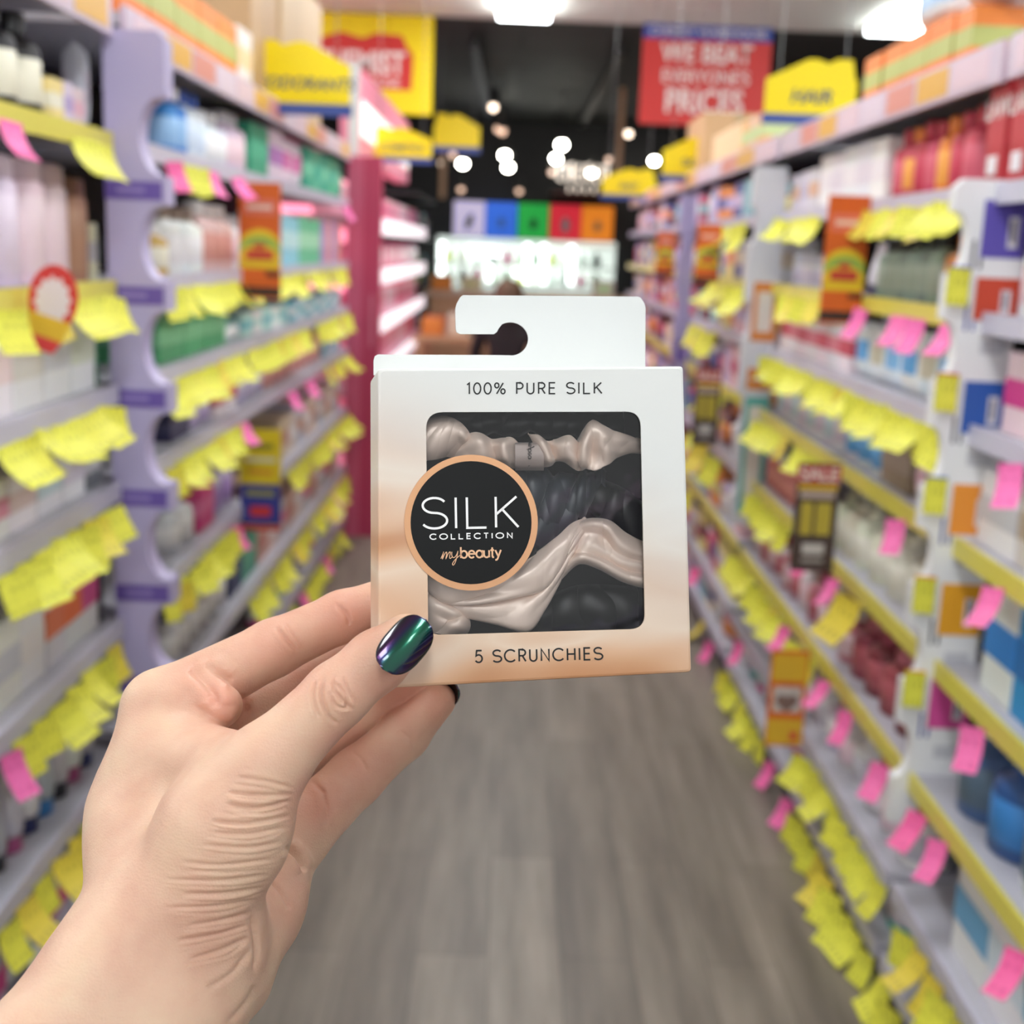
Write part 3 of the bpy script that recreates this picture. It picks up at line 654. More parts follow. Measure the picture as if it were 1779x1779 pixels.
facing = np.clip(-(HN * (HV / np.linalg.norm(HV, axis=1, keepdims=True))).sum(1) * 2.2, 0, 1)
disp = np.zeros(len(HV))
rs = np.random.RandomState(5)
CREASE += [([(x + rs.uniform(-12, 12), y + rs.uniform(6, 13)) for x, y in p], w * .6, d * .45) for p, w, d in CREASE[:15]]
for pts, w, dep in CREASE:
    w *= .85; dep *= 1.1
    pts = [tuple(q) for q in smooth_path(pts, 4)]
    d, t = seg_dist(pxy, pts); fade = np.clip(np.minimum(t, 1 - t) * 5, 0, 1)
    disp -= dep * .001 * fade * (np.exp(-(d / w) ** 2) - .45 * np.exp(-((d - 2.6 * w) / (1.6 * w)) ** 2))
HV = HV + HN * (disp * facing)[:, None]
HW = EYE + HV @ CAMB.T
def skin():
    m = pbr('skin', lin(214, 170, 146), .48, 0, Subsurface_Weight=.22, Subsurface_Scale=.006)
    b = bsdf(m); b.inputs['Subsurface Radius'].default_value = (1.0, .42, .25); b.inputs['Specular IOR Level'].default_value = .4
    tc = node(m, 'ShaderNodeTexCoord'); at_ = node(m, 'ShaderNodeAttribute', attribute_name='flush')
    n1 = node(m, 'ShaderNodeTexNoise'); n1.inputs['Scale'].default_value = 55; n1.inputs['Detail'].default_value = 5; wire(m, tc.outputs['Object'], n1.inputs['Vector'])
    r1 = ramp(m, [(.3, lin(202, 160, 138)), (.5, lin(211, 174, 150)), (.7, lin(215, 185, 158))]); wire(m, n1.outputs['Fac'], r1.inputs[0])
    mx = node(m, 'ShaderNodeMix', data_type='RGBA'); wire(m, at_.outputs['Fac'], mx.inputs[0]); wire(m, r1.outputs[0], mx.inputs[6]); mx.inputs[7].default_value = lin(206, 138, 120)
    wire(m, mx.outputs[2], b.inputs['Base Color'])
    n2 = node(m, 'ShaderNodeTexVoronoi'); n2.inputs['Scale'].default_value = 1500; wire(m, tc.outputs['Object'], n2.inputs['Vector'])
    mp = node(m, 'ShaderNodeMapping'); mp.inputs['Scale'].default_value = (300, 300, 1500); wire(m, tc.outputs['Object'], mp.inputs[0])
    n3 = node(m, 'ShaderNodeTexNoise'); n3.inputs['Scale'].default_value = 1.0; n3.inputs['Detail'].default_value = 3; wire(m, mp.outputs[0], n3.inputs['Vector'])
    ad = node(m, 'ShaderNodeMath', operation='MULTIPLY_ADD'); wire(m, n3.outputs['Fac'], ad.inputs[0]); ad.inputs[1].default_value = 1.6; wire(m, n2.outputs['Distance'], ad.inputs[2])
    bp = node(m, 'ShaderNodeBump'); bp.inputs['Strength'].default_value = .15; bp.inputs['Distance'].default_value = .0006; wire(m, ad.outputs[0], bp.inputs['Height']); wire(m, bp.outputs[0], b.inputs['Normal'])
    return m
org = EYE + CAMB @ to_cam(300, 1500, .37)
me = bpy.data.meshes.new('person'); me.from_pydata((HW - org).tolist(), [], HF.tolist()); me.update()
# rosier finger pads and palm folds
fl = np.zeros(len(HV))
def blob(u, v, r, a):
    global fl; fl = np.maximum(fl, a * np.exp(-((pxy[:, 0] - u) ** 2 + (pxy[:, 1] - v) ** 2) / r ** 2))
for q in [(600, 1075, 95, .62), (480, 1120, 85, .5), (385, 1215, 60, .7), (340, 1180, 50, .5), (700, 1200, 70, .7), (760, 1220, 50, .6), (640, 1330, 70, .4), (550, 1400, 60, .6), (720, 1160, 50, .4), (590, 1205, 70, .4), (470, 1330, 70, .2), (250, 1250, 50, .2), (330, 1540, 120, .2), (520, 1180, 60, .5), (600, 1290, 60, .5), (500, 1560, 60, .25)]: blob(*q)
ca = me.attributes.new('flush', 'FLOAT', 'POINT'); ca.data.foreach_set('value', fl.astype(np.float32))
hand = link('person', me, skin(), None, True); hand.location = org
tag(hand, 'bare hand and forearm of a person with dark polished nails pinching the box', 'person')
# nails
def nail(name, u, v, d, ax_px, length, width, out_cam, mat, curve=.0075, tipd=0):
    c = to_cam(u, v, d); a = np.array([ax_px[0], ax_px[1], 0], float); a[2] = tipd; o_ = np.array(out_cam, float); o_ /= np.linalg.norm(o_)
    a = a - o_ * (a @ o_); a /= np.linalg.norm(a); s = np.cross(a, o_)
    vs = []; fs = []; nu, nv = 26, 20
    for side in (0, 1):
        for i in range(nu + 1):
            t = -1 + 2 * i / nu; w = (max(0, 1 - abs(t) ** (3.4 if t < 0 else 2.8))) ** .5 * width / 2 * (1.0 if t > -.2 else 1 - .05 * (-.2 - t))
            for j in range(nv + 1):
                x = (-1 + 2 * j / nv) * w
                h = curve - math.sqrt(max(0, curve ** 2 - x * x)) if abs(x) < curve else curve
                P = c + a * (t * length / 2) + s * x - o_ * (h * .95 + .0009 * t * t + (.0009 if side else 0))
                vs.append(EYE + CAMB @ P - org)
    m = (nu + 1) * (nv + 1)
    for i in range(nu):
        for j in range(nv):
            q = (i * (nv + 1) + j, i * (nv + 1) + j + 1, (i + 1) * (nv + 1) + j + 1, (i + 1) * (nv + 1) + j)
            fs.append(q); fs.append(tuple(k + m for k in q[::-1]))
    rim = [j for j in range(nv + 1)] + [i * (nv + 1) + nv for i in range(1, nu + 1)] + [nu * (nv + 1) + j for j in range(nv - 1, -1, -1)] + [i * (nv + 1) for i in range(nu - 1, 0, -1)]
    for i in range(len(rim)):
        p_, q_ = rim[i], rim[(i + 1) % len(rim)]; fs.append((p_, p_ + m, q_ + m, q_))
    o = mesh_obj(name, vs, fs, mat, hand, True); o['label'] = 'dark green and violet polished nail'; return o
m_nail = pbr('chameleon_polish', lin(20, 70, 60), .2, .85, Coat_Weight=1.0, Coat_Roughness=.06)
def make_nail():
    m = m_nail; lw = node(m, 'ShaderNodeLayerWeight'); lw.inputs['Blend'].default_value = .5
    r = ramp(m, [(.0, lin(6, 92, 68)), (.035, lin(8, 76, 64)), (.085, lin(34, 36, 84)), (.16, lin(64, 26, 76)), (.32, lin(14, 9, 20))]); wire(m, lw.outputs['Facing'], r.inputs[0]); wire(m, r.outputs[0], bsdf(m).inputs['Base Color'])
make_nail()
nail('fingernail', 702, 1119, .3558, (.66, -.75), .0186, .0124, (-.02, -.16, -1), m_nail, tipd=.12)
nail('fingernail', 786, 1203, .4415, (.74, -.62), .0100, .0085, (.62, -.2, .75), m_nail, curve=.006)
# ------------------------------------------------------------------ goods: one of each kind, then copies
P_GLOSS = tinted('glossy_plastic', .28); P_SATIN = tinted('satin_plastic', .42); P_PAPER = tinted('printed_carton', .5)
def kit():
    K = {}
    m = lambda mb, n: mb.mesh(n)
    K['bottle'] = [m(MB().lathe([(.46, 0), (.5, .02), (.5, .62), (.46, .7), (.26, .77), (.24, .8)], 18), 'bottle'),
                   ('cap', m(MB().lathe([(.25, .795), (.27, .8), (.27, .98), (.24, 1.0)], 16), 'cap'), P_GLOSS), ('front_label', m(MB().lathe([(.5, .14), (.506, .142), (.506, .56), (.5, .562)], 18), 'front_label'), P_PAPER)]
    K['pump_bottle'] = [m(MB().lathe([(.46, 0), (.5, .02), (.5, .55), (.44, .64), (.2, .69), (.19, .72)], 18), 'pump_bottle'),
                   ('pump', m(MB().lathe([(.22, .715), (.23, .72), (.23, .8), (.08, .81), (.08, .9), (.2, .91), (.2, .96), (.1, 1.0)], 14).box(-.06, .06, -.52, 0, .915, .965), 'pump'), P_GLOSS), ('front_label', m(MB().lathe([(.5, .12), (.506, .122), (.506, .46), (.5, .462)], 18), 'front_label'), P_PAPER)]
    K['spray_can'] = [m(MB().lathe([(.47, 0), (.5, .015), (.5, .78), (.42, .83)], 18), 'spray_can'),
                   ('cap', m(MB().lathe([(.44, .82), (.46, .83), (.45, .97), (.38, 1.0)], 16), 'cap'), P_GLOSS), ('front_label', m(MB().lathe([(.5, .1), (.506, .102), (.506, .7), (.5, .702)], 18), 'front_label'), P_SATIN)]
    K['carton'] = [m(MB().box(-.5, .5, -.5, .5, 0, 1, .015), 'carton'), ('printed_band', m(MB().box(-.506, .506, -.506, .506, .34, .68), 'printed_band'), P_PAPER)]
    K['jar'] = [m(MB().lathe([(.46, 0), (.5, .03), (.5, .6), (.46, .66), (.42, .67)], 18), 'jar'), ('lid', m(MB().lathe([(.48, .66), (.5, .67), (.5, .97), (.46, 1)], 18), 'lid'), P_GLOSS), ('front_label', m(MB().lathe([(.5, .12), (.507, .125), (.507, .55), (.5, .555)], 18), 'front_label'), P_PAPER)]
    def tube():
        mb = MB(); n = 18; vs = []; fs = []
        for z, a, b in ((.2, .4, .4), (.3, .46, .42), (.6, .48, .3), (.9, .5, .1), (1, .5, .03)):
            for k in range(n): w = 2 * PI * k / n; vs.append((b * math.cos(w), a * math.sin(w), z))
        for i in range(4):
            for k in range(n): fs.append((i * n + k, i * n + (k + 1) % n, (i + 1) * n + (k + 1) % n, (i + 1) * n + k))
        fs += [tuple(range(n)), tuple(4 * n + k for k in range(n))]; return mb.add(vs, fs)
    K['squeeze_tube'] = [m(tube(), 'squeeze_tube'), ('cap', m(MB().lathe([(.36, 0), (.38, .01), (.36, .19), (.34, .2)], 16), 'cap'), P_GLOSS)]
    def pouch():
        mb = MB(); vs = []; fs = []; n = 10
        for s in (-1, 1):
            for i in range(n + 1):
                for j in range(n + 1):
                    u, v = i / n, j / n; b = .5 * (max(0, (1 - (2 * u - 1) ** 4) * (1 - (2 * v - 1) ** 6))) ** .6; vs.append((s * b, u - .5, v))
        q = (n + 1) ** 2
        for i in range(n):
            for j in range(n):
                f = (i * (n + 1) + j, (i + 1) * (n + 1) + j, (i + 1) * (n + 1) + j + 1, i * (n + 1) + j + 1); fs += [f, tuple(k + q for k in f[::-1])]
        return mb.add(vs, fs)
    def pband():
        mb = MB(); vs = []; fs = []; n = 10
        for s in (-1, 1):
            for i in range(n + 1):
                for v in (.32, .5, .68):
                    u = i / n; b = .5 * (max(0, (1 - (2 * u - 1) ** 4) * (1 - (2 * v - 1) ** 6))) ** .6 + .012; vs.append((s * b, (u - .5) * .98, v))
        q = (n + 1) * 3
        for i in range(n):
            for j in range(2):
                f = (i * 3 + j, (i + 1) * 3 + j, (i + 1) * 3 + j + 1, i * 3 + j + 1); fs += [f, tuple(k + q for k in f[::-1])]
        return mb.add(vs, fs)
    K['soft_pack'] = [m(pouch(), 'soft_pack'), ('printed_band', m(pband(), 'printed_band'), P_PAPER)]
    return K
KIT = kit()
CATS = {'bottle': 'bottle', 'pump_bottle': 'bottle', 'spray_can': 'spray can', 'carton': 'box', 'jar': 'jar', 'squeeze_tube': 'tube', 'soft_pack': 'pack'}
SMOOTH = {'carton': False}
for k, v in KIT.items():
    v[0].materials.append(P_PAPER if k == 'carton' else P_SATIN)
    v[0].polygons.foreach_set('use_smooth', [k not in ('carton',)] * len(v[0].polygons))
    for n, me, mt in v[1:]:
        me.materials.append(mt); me.polygons.foreach_set('use_smooth', [n not in ('printed_band', 'cap', 'lid', 'pump')] * len(me.polygons))
def hue(c):
    import colorsys
    r, g, b = [x / 255 for x in c]; h, l, s = colorsys.rgb_to_hls(r, g, b); h *= 360
    if l < .2: return 'black' if s < .3 else 'navy' if 190 < h < 290 else 'dark'
    if s < .14 or l > .93: return 'white' if l > .82 else 'pale grey' if l > .62 else 'grey'
    n = 'red' if h < 12 or h > 345 else 'orange' if h < 42 else 'yellow' if h < 66 else 'green' if h < 160 else 'teal' if h < 195 else 'blue' if h < 240 else 'violet' if h < 290 else 'pink'
    if n == 'red' and l > .62: n = 'rose'
    if n == 'orange' and l > .75: n = 'cream'
    if n == 'orange' and l < .42: n = 'brown'
    if n == 'violet' and l > .72: n = 'lavender'
    return n if n in ('cream', 'rose', 'brown', 'lavender') else ('pale ' + n if l > .78 else n)
GOODS = []
LIM = {'A': (1.2, 2.555), 'B': (2.67, 6.16), 'N': (1.16, 2.295), 'C': (2.336, 4.18), 'D': (4.29, 9.57)}
def put(kind, x, y, z, dx, dy, h, body, cap, band, bay, row, rz=0, note=None):
    v = KIT[kind]; o = bpy.data.objects.new(kind, v[0]); COL.objects.link(o)
    o.location = (x, y, z + .0006); o.scale = (dx, dy, h); o.rotation_euler = (0, 0, rz); o.color = lin(*body)
    for n, me, mt in v[1:]:
        c = bpy.data.objects.new(n, me); COL.objects.link(c); c.parent = o
        col = cap if n in ('cap', 'pump', 'lid') else band; c.color = lin(*col)
    desc = f'{hue(body)} {kind.replace("_", " ")}'
    top = {'cap': 'cap', 'pump': 'pump', 'lid': 'lid'}.get(v[1][0])
    if top and hue(cap) != hue(body): desc += f' with {hue(cap)} {top}'
    elif hue(band) != hue(body): desc += f' with {hue(band)} {"label" if top else "band"}'
    GOODS.append((o, kind, bay, row, y, desc, f'{hue(body)} {kind.replace("_", " ")}', note))
    o['category'] = CATS[kind]; o['group'] = f'goods on the shelving {BAYS[bay][2]}'
    return o
def jit(c, a=10): return tuple(max(0, min(255, int(v + random.uniform(-a, a)))) for v in c)
def fill(bay, row, items, back=.03):
    side, S, _ = BAYS[bay]; xf, z = S[row]; room = 9 if row == 0 else S[row - 1][1] - z - (.04 if row > 1 else .07)
    for px0, px1, n, kind, h, body, cap, band in items:
        xm = abs(xf) + back
        ya, yb = sorted((y_at(px0, side * xm, z + h / 2), y_at(px1, side * xm, z + h / 2)))
        ya, yb = max(ya, LIM[bay][0]), min(yb, LIM[bay][1])
        if kind in ('bottle', 'spray_can', 'jar', 'pump_bottle'): n = max(n, math.ceil((yb - ya) / .15))
        ys = [ya + (yb - ya) * (i + .5) / n for i in range(n)]
        w = (yb - ya) / n * (.93 if kind != 'carton' else .96)
        dx = w if kind in ('bottle', 'spray_can', 'jar', 'pump_bottle') else {'carton': min(.16, max(.06, w)), 'squeeze_tube': min(w, .07), 'soft_pack': min(.09, max(.05, w * .6))}[kind]
        if kind in ('bottle', 'spray_can', 'jar', 'pump_bottle'): dx = min(dx, .13)
        for i, y in enumerate(ys):
            pick = lambda q: q[i % len(q)] if isinstance(q, list) else q
            put(kind, side * (xm + dx / 2), y, z, dx, w, min(room, h * random.uniform(.96, 1.03)), jit(pick(body), 5), pick(cap), pick(band), bay, row, PI if side > 0 and kind == 'pump_bottle' else 0)
W_ = (240, 238, 240); BK = (34, 34, 38); CR = (240, 234, 214); LV = (222, 210, 230); PK = (238, 208, 218); MG = (214, 60, 140); NV = (36, 44, 96); GR = (84, 178, 122); TL = (54, 168, 140); OR = (240, 142, 56); RD = (206, 52, 62); GY = (206, 206, 212); BL = (44, 132, 214); BE = (214, 192, 170)
fill('A', 1, [(-50, 88, 3, 'bottle', .2, BK, BK, CR), (89, 111, 1, 'carton', .078, (238, 222, 150), W_, CR), (112, 128, 1, 'carton', .078, LV, W_, (190, 170, 215)), (129, 148, 1, 'carton', .072, PK, W_, (240, 190, 205)), (152, 180, 1, 'soft_pack', .17, GY, W_, (180, 170, 185))])
fill('A', 2, [(-60, 52, 2, 'spray_can', .215, (226, 208, 228), (206, 186, 200), (232, 216, 234)), (54, 132, 2, 'spray_can', .215, (236, 208, 218), (196, 170, 178), (238, 214, 222)), (134, 167, 1, 'spray_can', .2, (176, 130, 104), (120, 84, 66), (186, 142, 116)), (169, 184, 1, 'carton', .11, CR, W_, GY)])
fill('A', 3, [(-40, 165, 4, 'carton', .16, W_, W_, [(238, 214, 214), (226, 222, 214), (214, 214, 220), (222, 228, 210)]), (166, 184, 1, 'carton', .11, (54, 130, 84), W_, (80, 150, 110))])
fill('A', 4, [(-40, 148, 4, 'carton', .1, W_, W_, [(226, 150, 170), (214, 190, 186), (196, 214, 220), (214, 206, 222)]), (150, 186, 1, 'carton', .1, (120, 124, 128), W_, GY)])
fill('A', 5, [(-60, 78, 3, 'carton', .15, W_, W_, [(226, 226, 232), (214, 214, 224), (238, 232, 232)]), (80, 170, 3, 'carton', .165, (228, 226, 230), W_, [(236, 130, 90), (240, 120, 60), (214, 84, 140)]), (174, 198, 1, 'spray_can', .2, BK, BK, BK)])
fill('A', 6, [(-70, 176, 9, 'squeeze_tube', .17, [(206, 206, 212), W_, (190, 192, 200)], [NV, (60, 130, 200), BK, (170, 80, 130)], W_)])
fill('A', 7, [(-80, 120, 5, 'carton', .13, [W_, (200, 190, 210), (120, 120, 130)], W_, [BL, MG, GY])])
fill('A', 1, [(-520, -60, 5, 'carton', .15, [CR, W_, PK], W_, [LV, GY])]); fill('A', 2, [(-520, -70, 4, 'spray_can', .2, [LV, PK], W_, [PK, LV])]); fill('A', 3, [(-520, -50, 5, 'carton', .15, W_, W_, [GY, PK])])
fill('A', 4, [(-520, -50, 5, 'carton', .12, W_, W_, [MG, GY, TL])]); fill('A', 5, [(-520, -70, 5, 'carton', .17, [W_, GY], W_, [OR, LV])]); fill('A', 6, [(-520, -80, 6, 'squeeze_tube', .17, [GY, W_], [NV, BK], W_)])
fill('B', 1, [(299, 331, 1, 'bottle', .165, BL, W_, (150, 190, 232)), (332, 364, 1, 'bottle', .205, (232, 236, 246), (28, 84, 186), (214, 226, 244)), (365, 402, 1, 'bottle', .15, (230, 234, 246), W_, W_), (403, 432, 2, 'bottle', .17, (228, 210, 226), GY, PK), (434, 466, 1, 'carton', .17, (48, 158, 124), W_, (70, 176, 140)), (467, 492, 1, 'carton', .19, (226, 206, 230), W_, (180, 120, 190)), (493, 528, 2, 'soft_pack', .18, (236, 218, 232), W_, (214, 110, 170)), (530, 601, 5, 'carton', .175, [(48, 166, 134), (90, 190, 150)], W_, [(120, 206, 170), (60, 176, 150)])])
fill('B', 2, [(282, 300, 1, 'bottle', .12, (214, 170, 90), W_, CR), (301, 360, 2, 'bottle', .17, W_, (156, 136, 126), (236, 232, 236)), (361, 412, 2, 'bottle', .185, (226, 190, 184), W_, (214, 150, 140)), (414, 487, 4, 'bottle', .16, W_, GY, [PK, LV]), (489, 520, 2, 'carton', .18, (150, 214, 226), W_, (200, 236, 240)), (521, 556, 3, 'carton', .185, (110, 198, 152), W_, (170, 226, 190)), (557, 602, 4, 'carton', .175, [(168, 142, 198), (226, 160, 150)], W_, [(190, 160, 214), (236, 180, 170)])])
fill('B', 3, [(276, 392, 3, 'carton', .12, (82, 172, 116), W_, (130, 200, 150)), (394, 420, 1, 'jar', .08, (160, 196, 190), (90, 130, 130), W_), (421, 500, 5, 'carton', .07, [(190, 226, 222), W_], W_, [(120, 196, 206), (200, 230, 226)]), (502, 602, 8, 'carton', .075, [(86, 172, 192), (220, 230, 236)], W_, [W_, (90, 190, 200)])])
fill('B', 4, [(296, 330, 1, 'carton', .075, (50, 54, 86), W_, (80, 80, 110)), (331, 372, 2, 'jar', .085, (214, 202, 226), W_, (190, 170, 214)), (373, 412, 2, 'carton', .1, (228, 218, 228), W_, (206, 70, 90)), (416, 462, 3, 'bottle', .12, (204, 190, 228), LV, (220, 210, 238)), (464, 560, 7, 'bottle', .16, [(228, 156, 150), (214, 140, 136)], (196, 116, 112), (238, 176, 168)), (561, 602, 5, 'carton', .14, [(90, 166, 192), (220, 214, 220)], W_, [(130, 196, 210), PK])])
fill('B', 5, [(300, 345, 2, 'bottle', .13, (218, 218, 224), (90, 150, 150), W_), (346, 372, 1, 'carton', .13, (214, 70, 134), W_, (232, 120, 170)), (373, 412, 2, 'bottle', .15, (194, 176, 218), W_, (170, 140, 204)), (414, 486, 4, 'carton', .12, [(90, 60, 50), (200, 160, 140)], W_, [BE, (120, 90, 80)]), (488, 602, 9, 'carton', .14, [BE, (226, 206, 196), (190, 196, 210)], W_, [(200, 150, 130), W_])])
fill('B', 6, [(300, 398, 6, 'bottle', .14, [GY, (196, 196, 204)], [NV, GY], W_), (399, 420, 1, 'carton', .16, NV, W_, (50, 60, 120)), (421, 446, 1, 'carton', .15, (70, 160, 130), W_, (100, 180, 150)), (448, 602, 11, 'carton', .13, [(214, 170, 156), (226, 200, 190), (206, 206, 214)], W_, [(200, 130, 120), W_, (226, 120, 160)])])
fill('B', 7, [(450, 598, 10, 'squeeze_tube', .15, [W_, (214, 206, 220), PK], [MG, GY, (90, 170, 150)], W_)])
fill('C', 1, [(1546, 1690, 7, 'bottle', .165, [(206, 66, 90), (196, 50, 76), (238, 140, 52), (206, 66, 96), (188, 50, 70)], [(190, 44, 66), (196, 50, 76), (236, 130, 40)], [(220, 100, 120), (206, 66, 90), (246, 170, 80)]), (1424, 1540, 5, 'carton', .15, [W_, (236, 230, 238)], W_, [(238, 228, 232), (226, 214, 224)]), (1376, 1420, 3, 'carton', .12, (218, 208, 222), W_, [(226, 180, 150), (200, 190, 214)])])
fill('C', 2, [(1519, 1626, 6, 'bottle', .145, [(146, 160, 146), (132, 148, 136)], (44, 48, 48), (166, 176, 160)), (1630, 1688, 2, 'bottle', .15, (240, 150, 62), (236, 140, 50), (246, 176, 96)), (1498, 1517, 1, 'squeeze_tube', .13, (228, 228, 238), NV, W_), (1372, 1434, 4, 'jar', .1, W_, (200, 200, 214), [LV, (206, 196, 220)])])
fill('C', 3, [(1342, 1480, 7, 'carton', .125, [(238, 228, 232), W_], W_, [(206, 76, 96), (226, 130, 146)]), (1482, 1660, 6, 'soft_pack', .145, [(238, 238, 242), (226, 234, 246)], W_, [(130, 186, 232), (206, 200, 176), (100, 170, 226)])])
fill('C', 4, [(1340, 1460, 8, 'bottle', .15, [(236, 230, 236), (226, 214, 226), W_], [W_, PK, GY], [(214, 196, 214), (190, 206, 214)]), (1462, 1530, 3, 'bottle', .12, W_, (236, 200, 210), (100, 166, 224)), (1532, 1580, 1, 'carton', .12, (140, 122, 110), W_, (156, 140, 128)), (1582, 1660, 2, 'soft_pack', .1, (236, 204, 218), W_, [(242, 130, 84), (226, 180, 200)])])
fill('C', 5, [(1300, 1376, 7, 'bottle', .12, [(206, 120, 110), (190, 96, 100)], W_, (226, 150, 140)), (1442, 1500, 2, 'pump_bottle', .175, (230, 226, 210), (224, 220, 200), (236, 232, 220)), (1502, 1640, 3, 'pump_bottle', .18, (230, 226, 210), (224, 220, 200), (236, 232, 220))])
fill('C', 6, [(1268, 1470, 11, 'bottle', .14, [(196, 120, 130), (214, 206, 212), (176, 130, 150)], [W_, (170, 90, 100)], [PK, (190, 100, 110)]), (1472, 1625, 5, 'bottle', .15, [(150, 66, 78), (120, 50, 60)], [(206, 120, 134), (160, 70, 90)], (176, 90, 100))])
fill('C', 7, [(1298, 1640, 15, 'bottle', .14, [W_, (214, 210, 214), (196, 190, 198)], [W_, GY, (190, 70, 90)], [(200, 196, 206), PK, W_])])
fill('C', 8, [(1262, 1600, 14, 'squeeze_tube', .14, [(220, 218, 226), W_, (196, 206, 206)], [(60, 190, 176), W_, NV, MG], W_)])
fill('N', 4, [(1700, 1850, 2, 'carton', .14, [(226, 220, 210), W_], W_, [(190, 170, 150), GY])])
fill('N', 5, [(1712, 1890, 3, 'carton', .2, [(30, 124, 196), (40, 140, 210), W_], W_, [(60, 150, 216), (30, 110, 180), BL])])
fill('N', 6, [(1650, 1900, 4, 'bottle', .185, [(70, 106, 150), (226, 230, 236), (50, 90, 140)], [(40, 100, 180), W_], [(60, 130, 200), (90, 110, 130)])])
fill('N', 7, [(1660, 1950, 4, 'carton', .19, [(236, 240, 244), W_], W_, [(214, 226, 236), (110, 170, 210)])])
fill('N', 8, [(1640, 1950, 4, 'carton', .16, [(230, 234, 236), GY], W_, [(120, 190, 190), W_])])
fill('N', 2, [(1760, 1900, 3, 'bottle', .16, [W_, LV], [GY, (120, 90, 170)], PK)]); fill('N', 3, [(1745, 1900, 3, 'carton', .14, [PK, W_], W_, [MG, GY])])
# the tall red boxes behind the white divider's top
for i, y in enumerate((2.40, 2.285, 2.19)):
    o = put('carton', .915, y - .02, RZ[1], .11, .086, .205, (188, 48, 58), W_, (196, 58, 68), 'N', 1, note=f'tall red box with white capitals, {ORD[i]} from the far end, above the white divider')
    me = text_mesh('LAW', .05, .001); t = link('lettering', me, pbr('white_print', lin(240, 226, 226), .5)); t.parent = o
    t.matrix_world = Matrix.Translation((.858, y - .02, RZ[1] + .135)) @ Matrix.Rotation(-PI / 2, 4, 'Z') @ Matrix.Rotation(PI / 2, 4, 'X')
    q = MB().box(-.53, -.507, -.25, .25, .1, .26).build('white_panel', P_PAPER, o, color=lin(236, 230, 236))
pal = [(214, 190, 222), W_, (240, 196, 206), (238, 150, 80), (120, 60, 70), (190, 180, 226), (226, 214, 220), (90, 100, 160), (232, 214, 190), (206, 90, 120), (150, 196, 206), (240, 226, 150)]
for row in range(1, 9):
    side, S, _ = BAYS['D']; xf, z = S[row]; y = 4.32; room = S[row - 1][1] - z - (.04 if row > 1 else .07)
    while y < 9.25:
        k = random.choice(['carton', 'bottle', 'carton', 'spray_can', 'carton', 'jar']); w = random.uniform(.15, .26) * (.8 + .06 * y) * .8
        h = {'carton': .15, 'bottle': .165, 'spray_can': .165, 'jar': .11}[k] * random.uniform(.85, 1.08)
        d = min(w, .15); c = random.choice(pal)
        put(k, xf + .02 + d / 2, y + w / 2, z, d, w * .9, min(h, room), c, random.choice(pal), random.choice(pal), 'D', row); y += w
# stock on top of the shelving
ORB = (238, 138, 60)
def stock(bay, px0, px1, n, h, body, band, y0=None, back=.02, kind='carton', cap=W_):
    fill(bay, 0, [(px0, px1, n, kind, h, body, cap, band)], back)
stock('A', 120, 186, 1, .15, ORB, (186, 190, 112)); stock('B', 205, 412, 5, .155, ORB, (186, 190, 112)); stock('B', 414, 438, 1, .17, (240, 232, 226), (246, 214, 170))
stock('C', 1500, 1530, 1, .125, ORB, (186, 190, 112)); stock('C', 1534, 1655, 3, .122, ORB, (186, 190, 112)); stock('C', 1658, 1690, 1, .118, ORB, (186, 190, 112)); stock('N', 1694, 1860, 3, .118, ORB, (186, 190, 112))
def big(x0, x1, y0, y1, z, h, col, label, tape=True):
    o = MB().box(-(x1 - x0) / 2, (x1 - x0) / 2, -(y1 - y0) / 2, (y1 - y0) / 2, 0, h, .004).build('cardboard_carton', P_PAPER, color=lin(*col)); o.location = ((x0 + x1) / 2, (y0 + y1) / 2, z + .001)
    if tape:
        MB().box(-.025, .025, -(y1 - y0) / 2 - .0006, (y1 - y0) / 2 + .0006, h - .06, h + .0006).build('packing_tape', P_GLOSS, o, color=lin(190, 160, 120))
    return tag(o, label, 'box', 'cardboard cartons on top of the shelving')
zt = LZ[0]
big(-1.2, -.83, 4.08, 4.52, zt, .42, (188, 152, 112), 'large brown carton on the shelving, nearest behind the orange boxes')
big(-1.2, -.82, 4.54, 4.95, zt, .46, (206, 176, 138), 'tall brown carton on the shelving, between two other large cartons')
big(-1.2, -.83, 4.98, 5.5, zt, .5, (214, 184, 146), 'tallest brown carton on the shelving, just before the pink divider')
put('bottle', -1.05, 3.35, zt, .1, .1, .26, (240, 238, 240), W_, (230, 230, 236), 'B', 0); put('carton', -1.11, 3.66, zt, .12, .2, .24, (232, 232, 240), W_, (214, 226, 240), 'B', 0)
put('soft_pack', .955, 2.93, RZ[0] + .128, .15, .3, .12, (236, 238, 244), W_, (180, 206, 236), 'C', 0); put('soft_pack', .955, 2.62, RZ[0] + .128, .15, .28, .1, (238, 240, 244), W_, (206, 220, 240), 'C', 0)
for y in (1.96, 2.07, 2.2): put('pump_bottle', .95, y, RZ[0] + .124, .07, .07, .12, BK, BK, (60, 60, 66), 'N', 0)
zr = RZ[0]
big(.88, 1.22, 6.3, 6.9, zr, .29, (214, 172, 128), 'brown carton standing alone on the far shelving near the red hanging sign')
big(.87, 1.2, 5.15, 5.9, zr, .14, (248, 214, 170), 'long low cream carton on the far shelving behind the yellow roof sign')
stock('D', 1288, 1330, 3, .13, [(240, 180, 120), (236, 206, 180)], (206, 220, 160))

stock('C', 1345, 1398, 2, .08, [(238, 186, 140), (226, 214, 160), (238, 200, 186)], [(236, 150, 90), (190, 206, 130)])

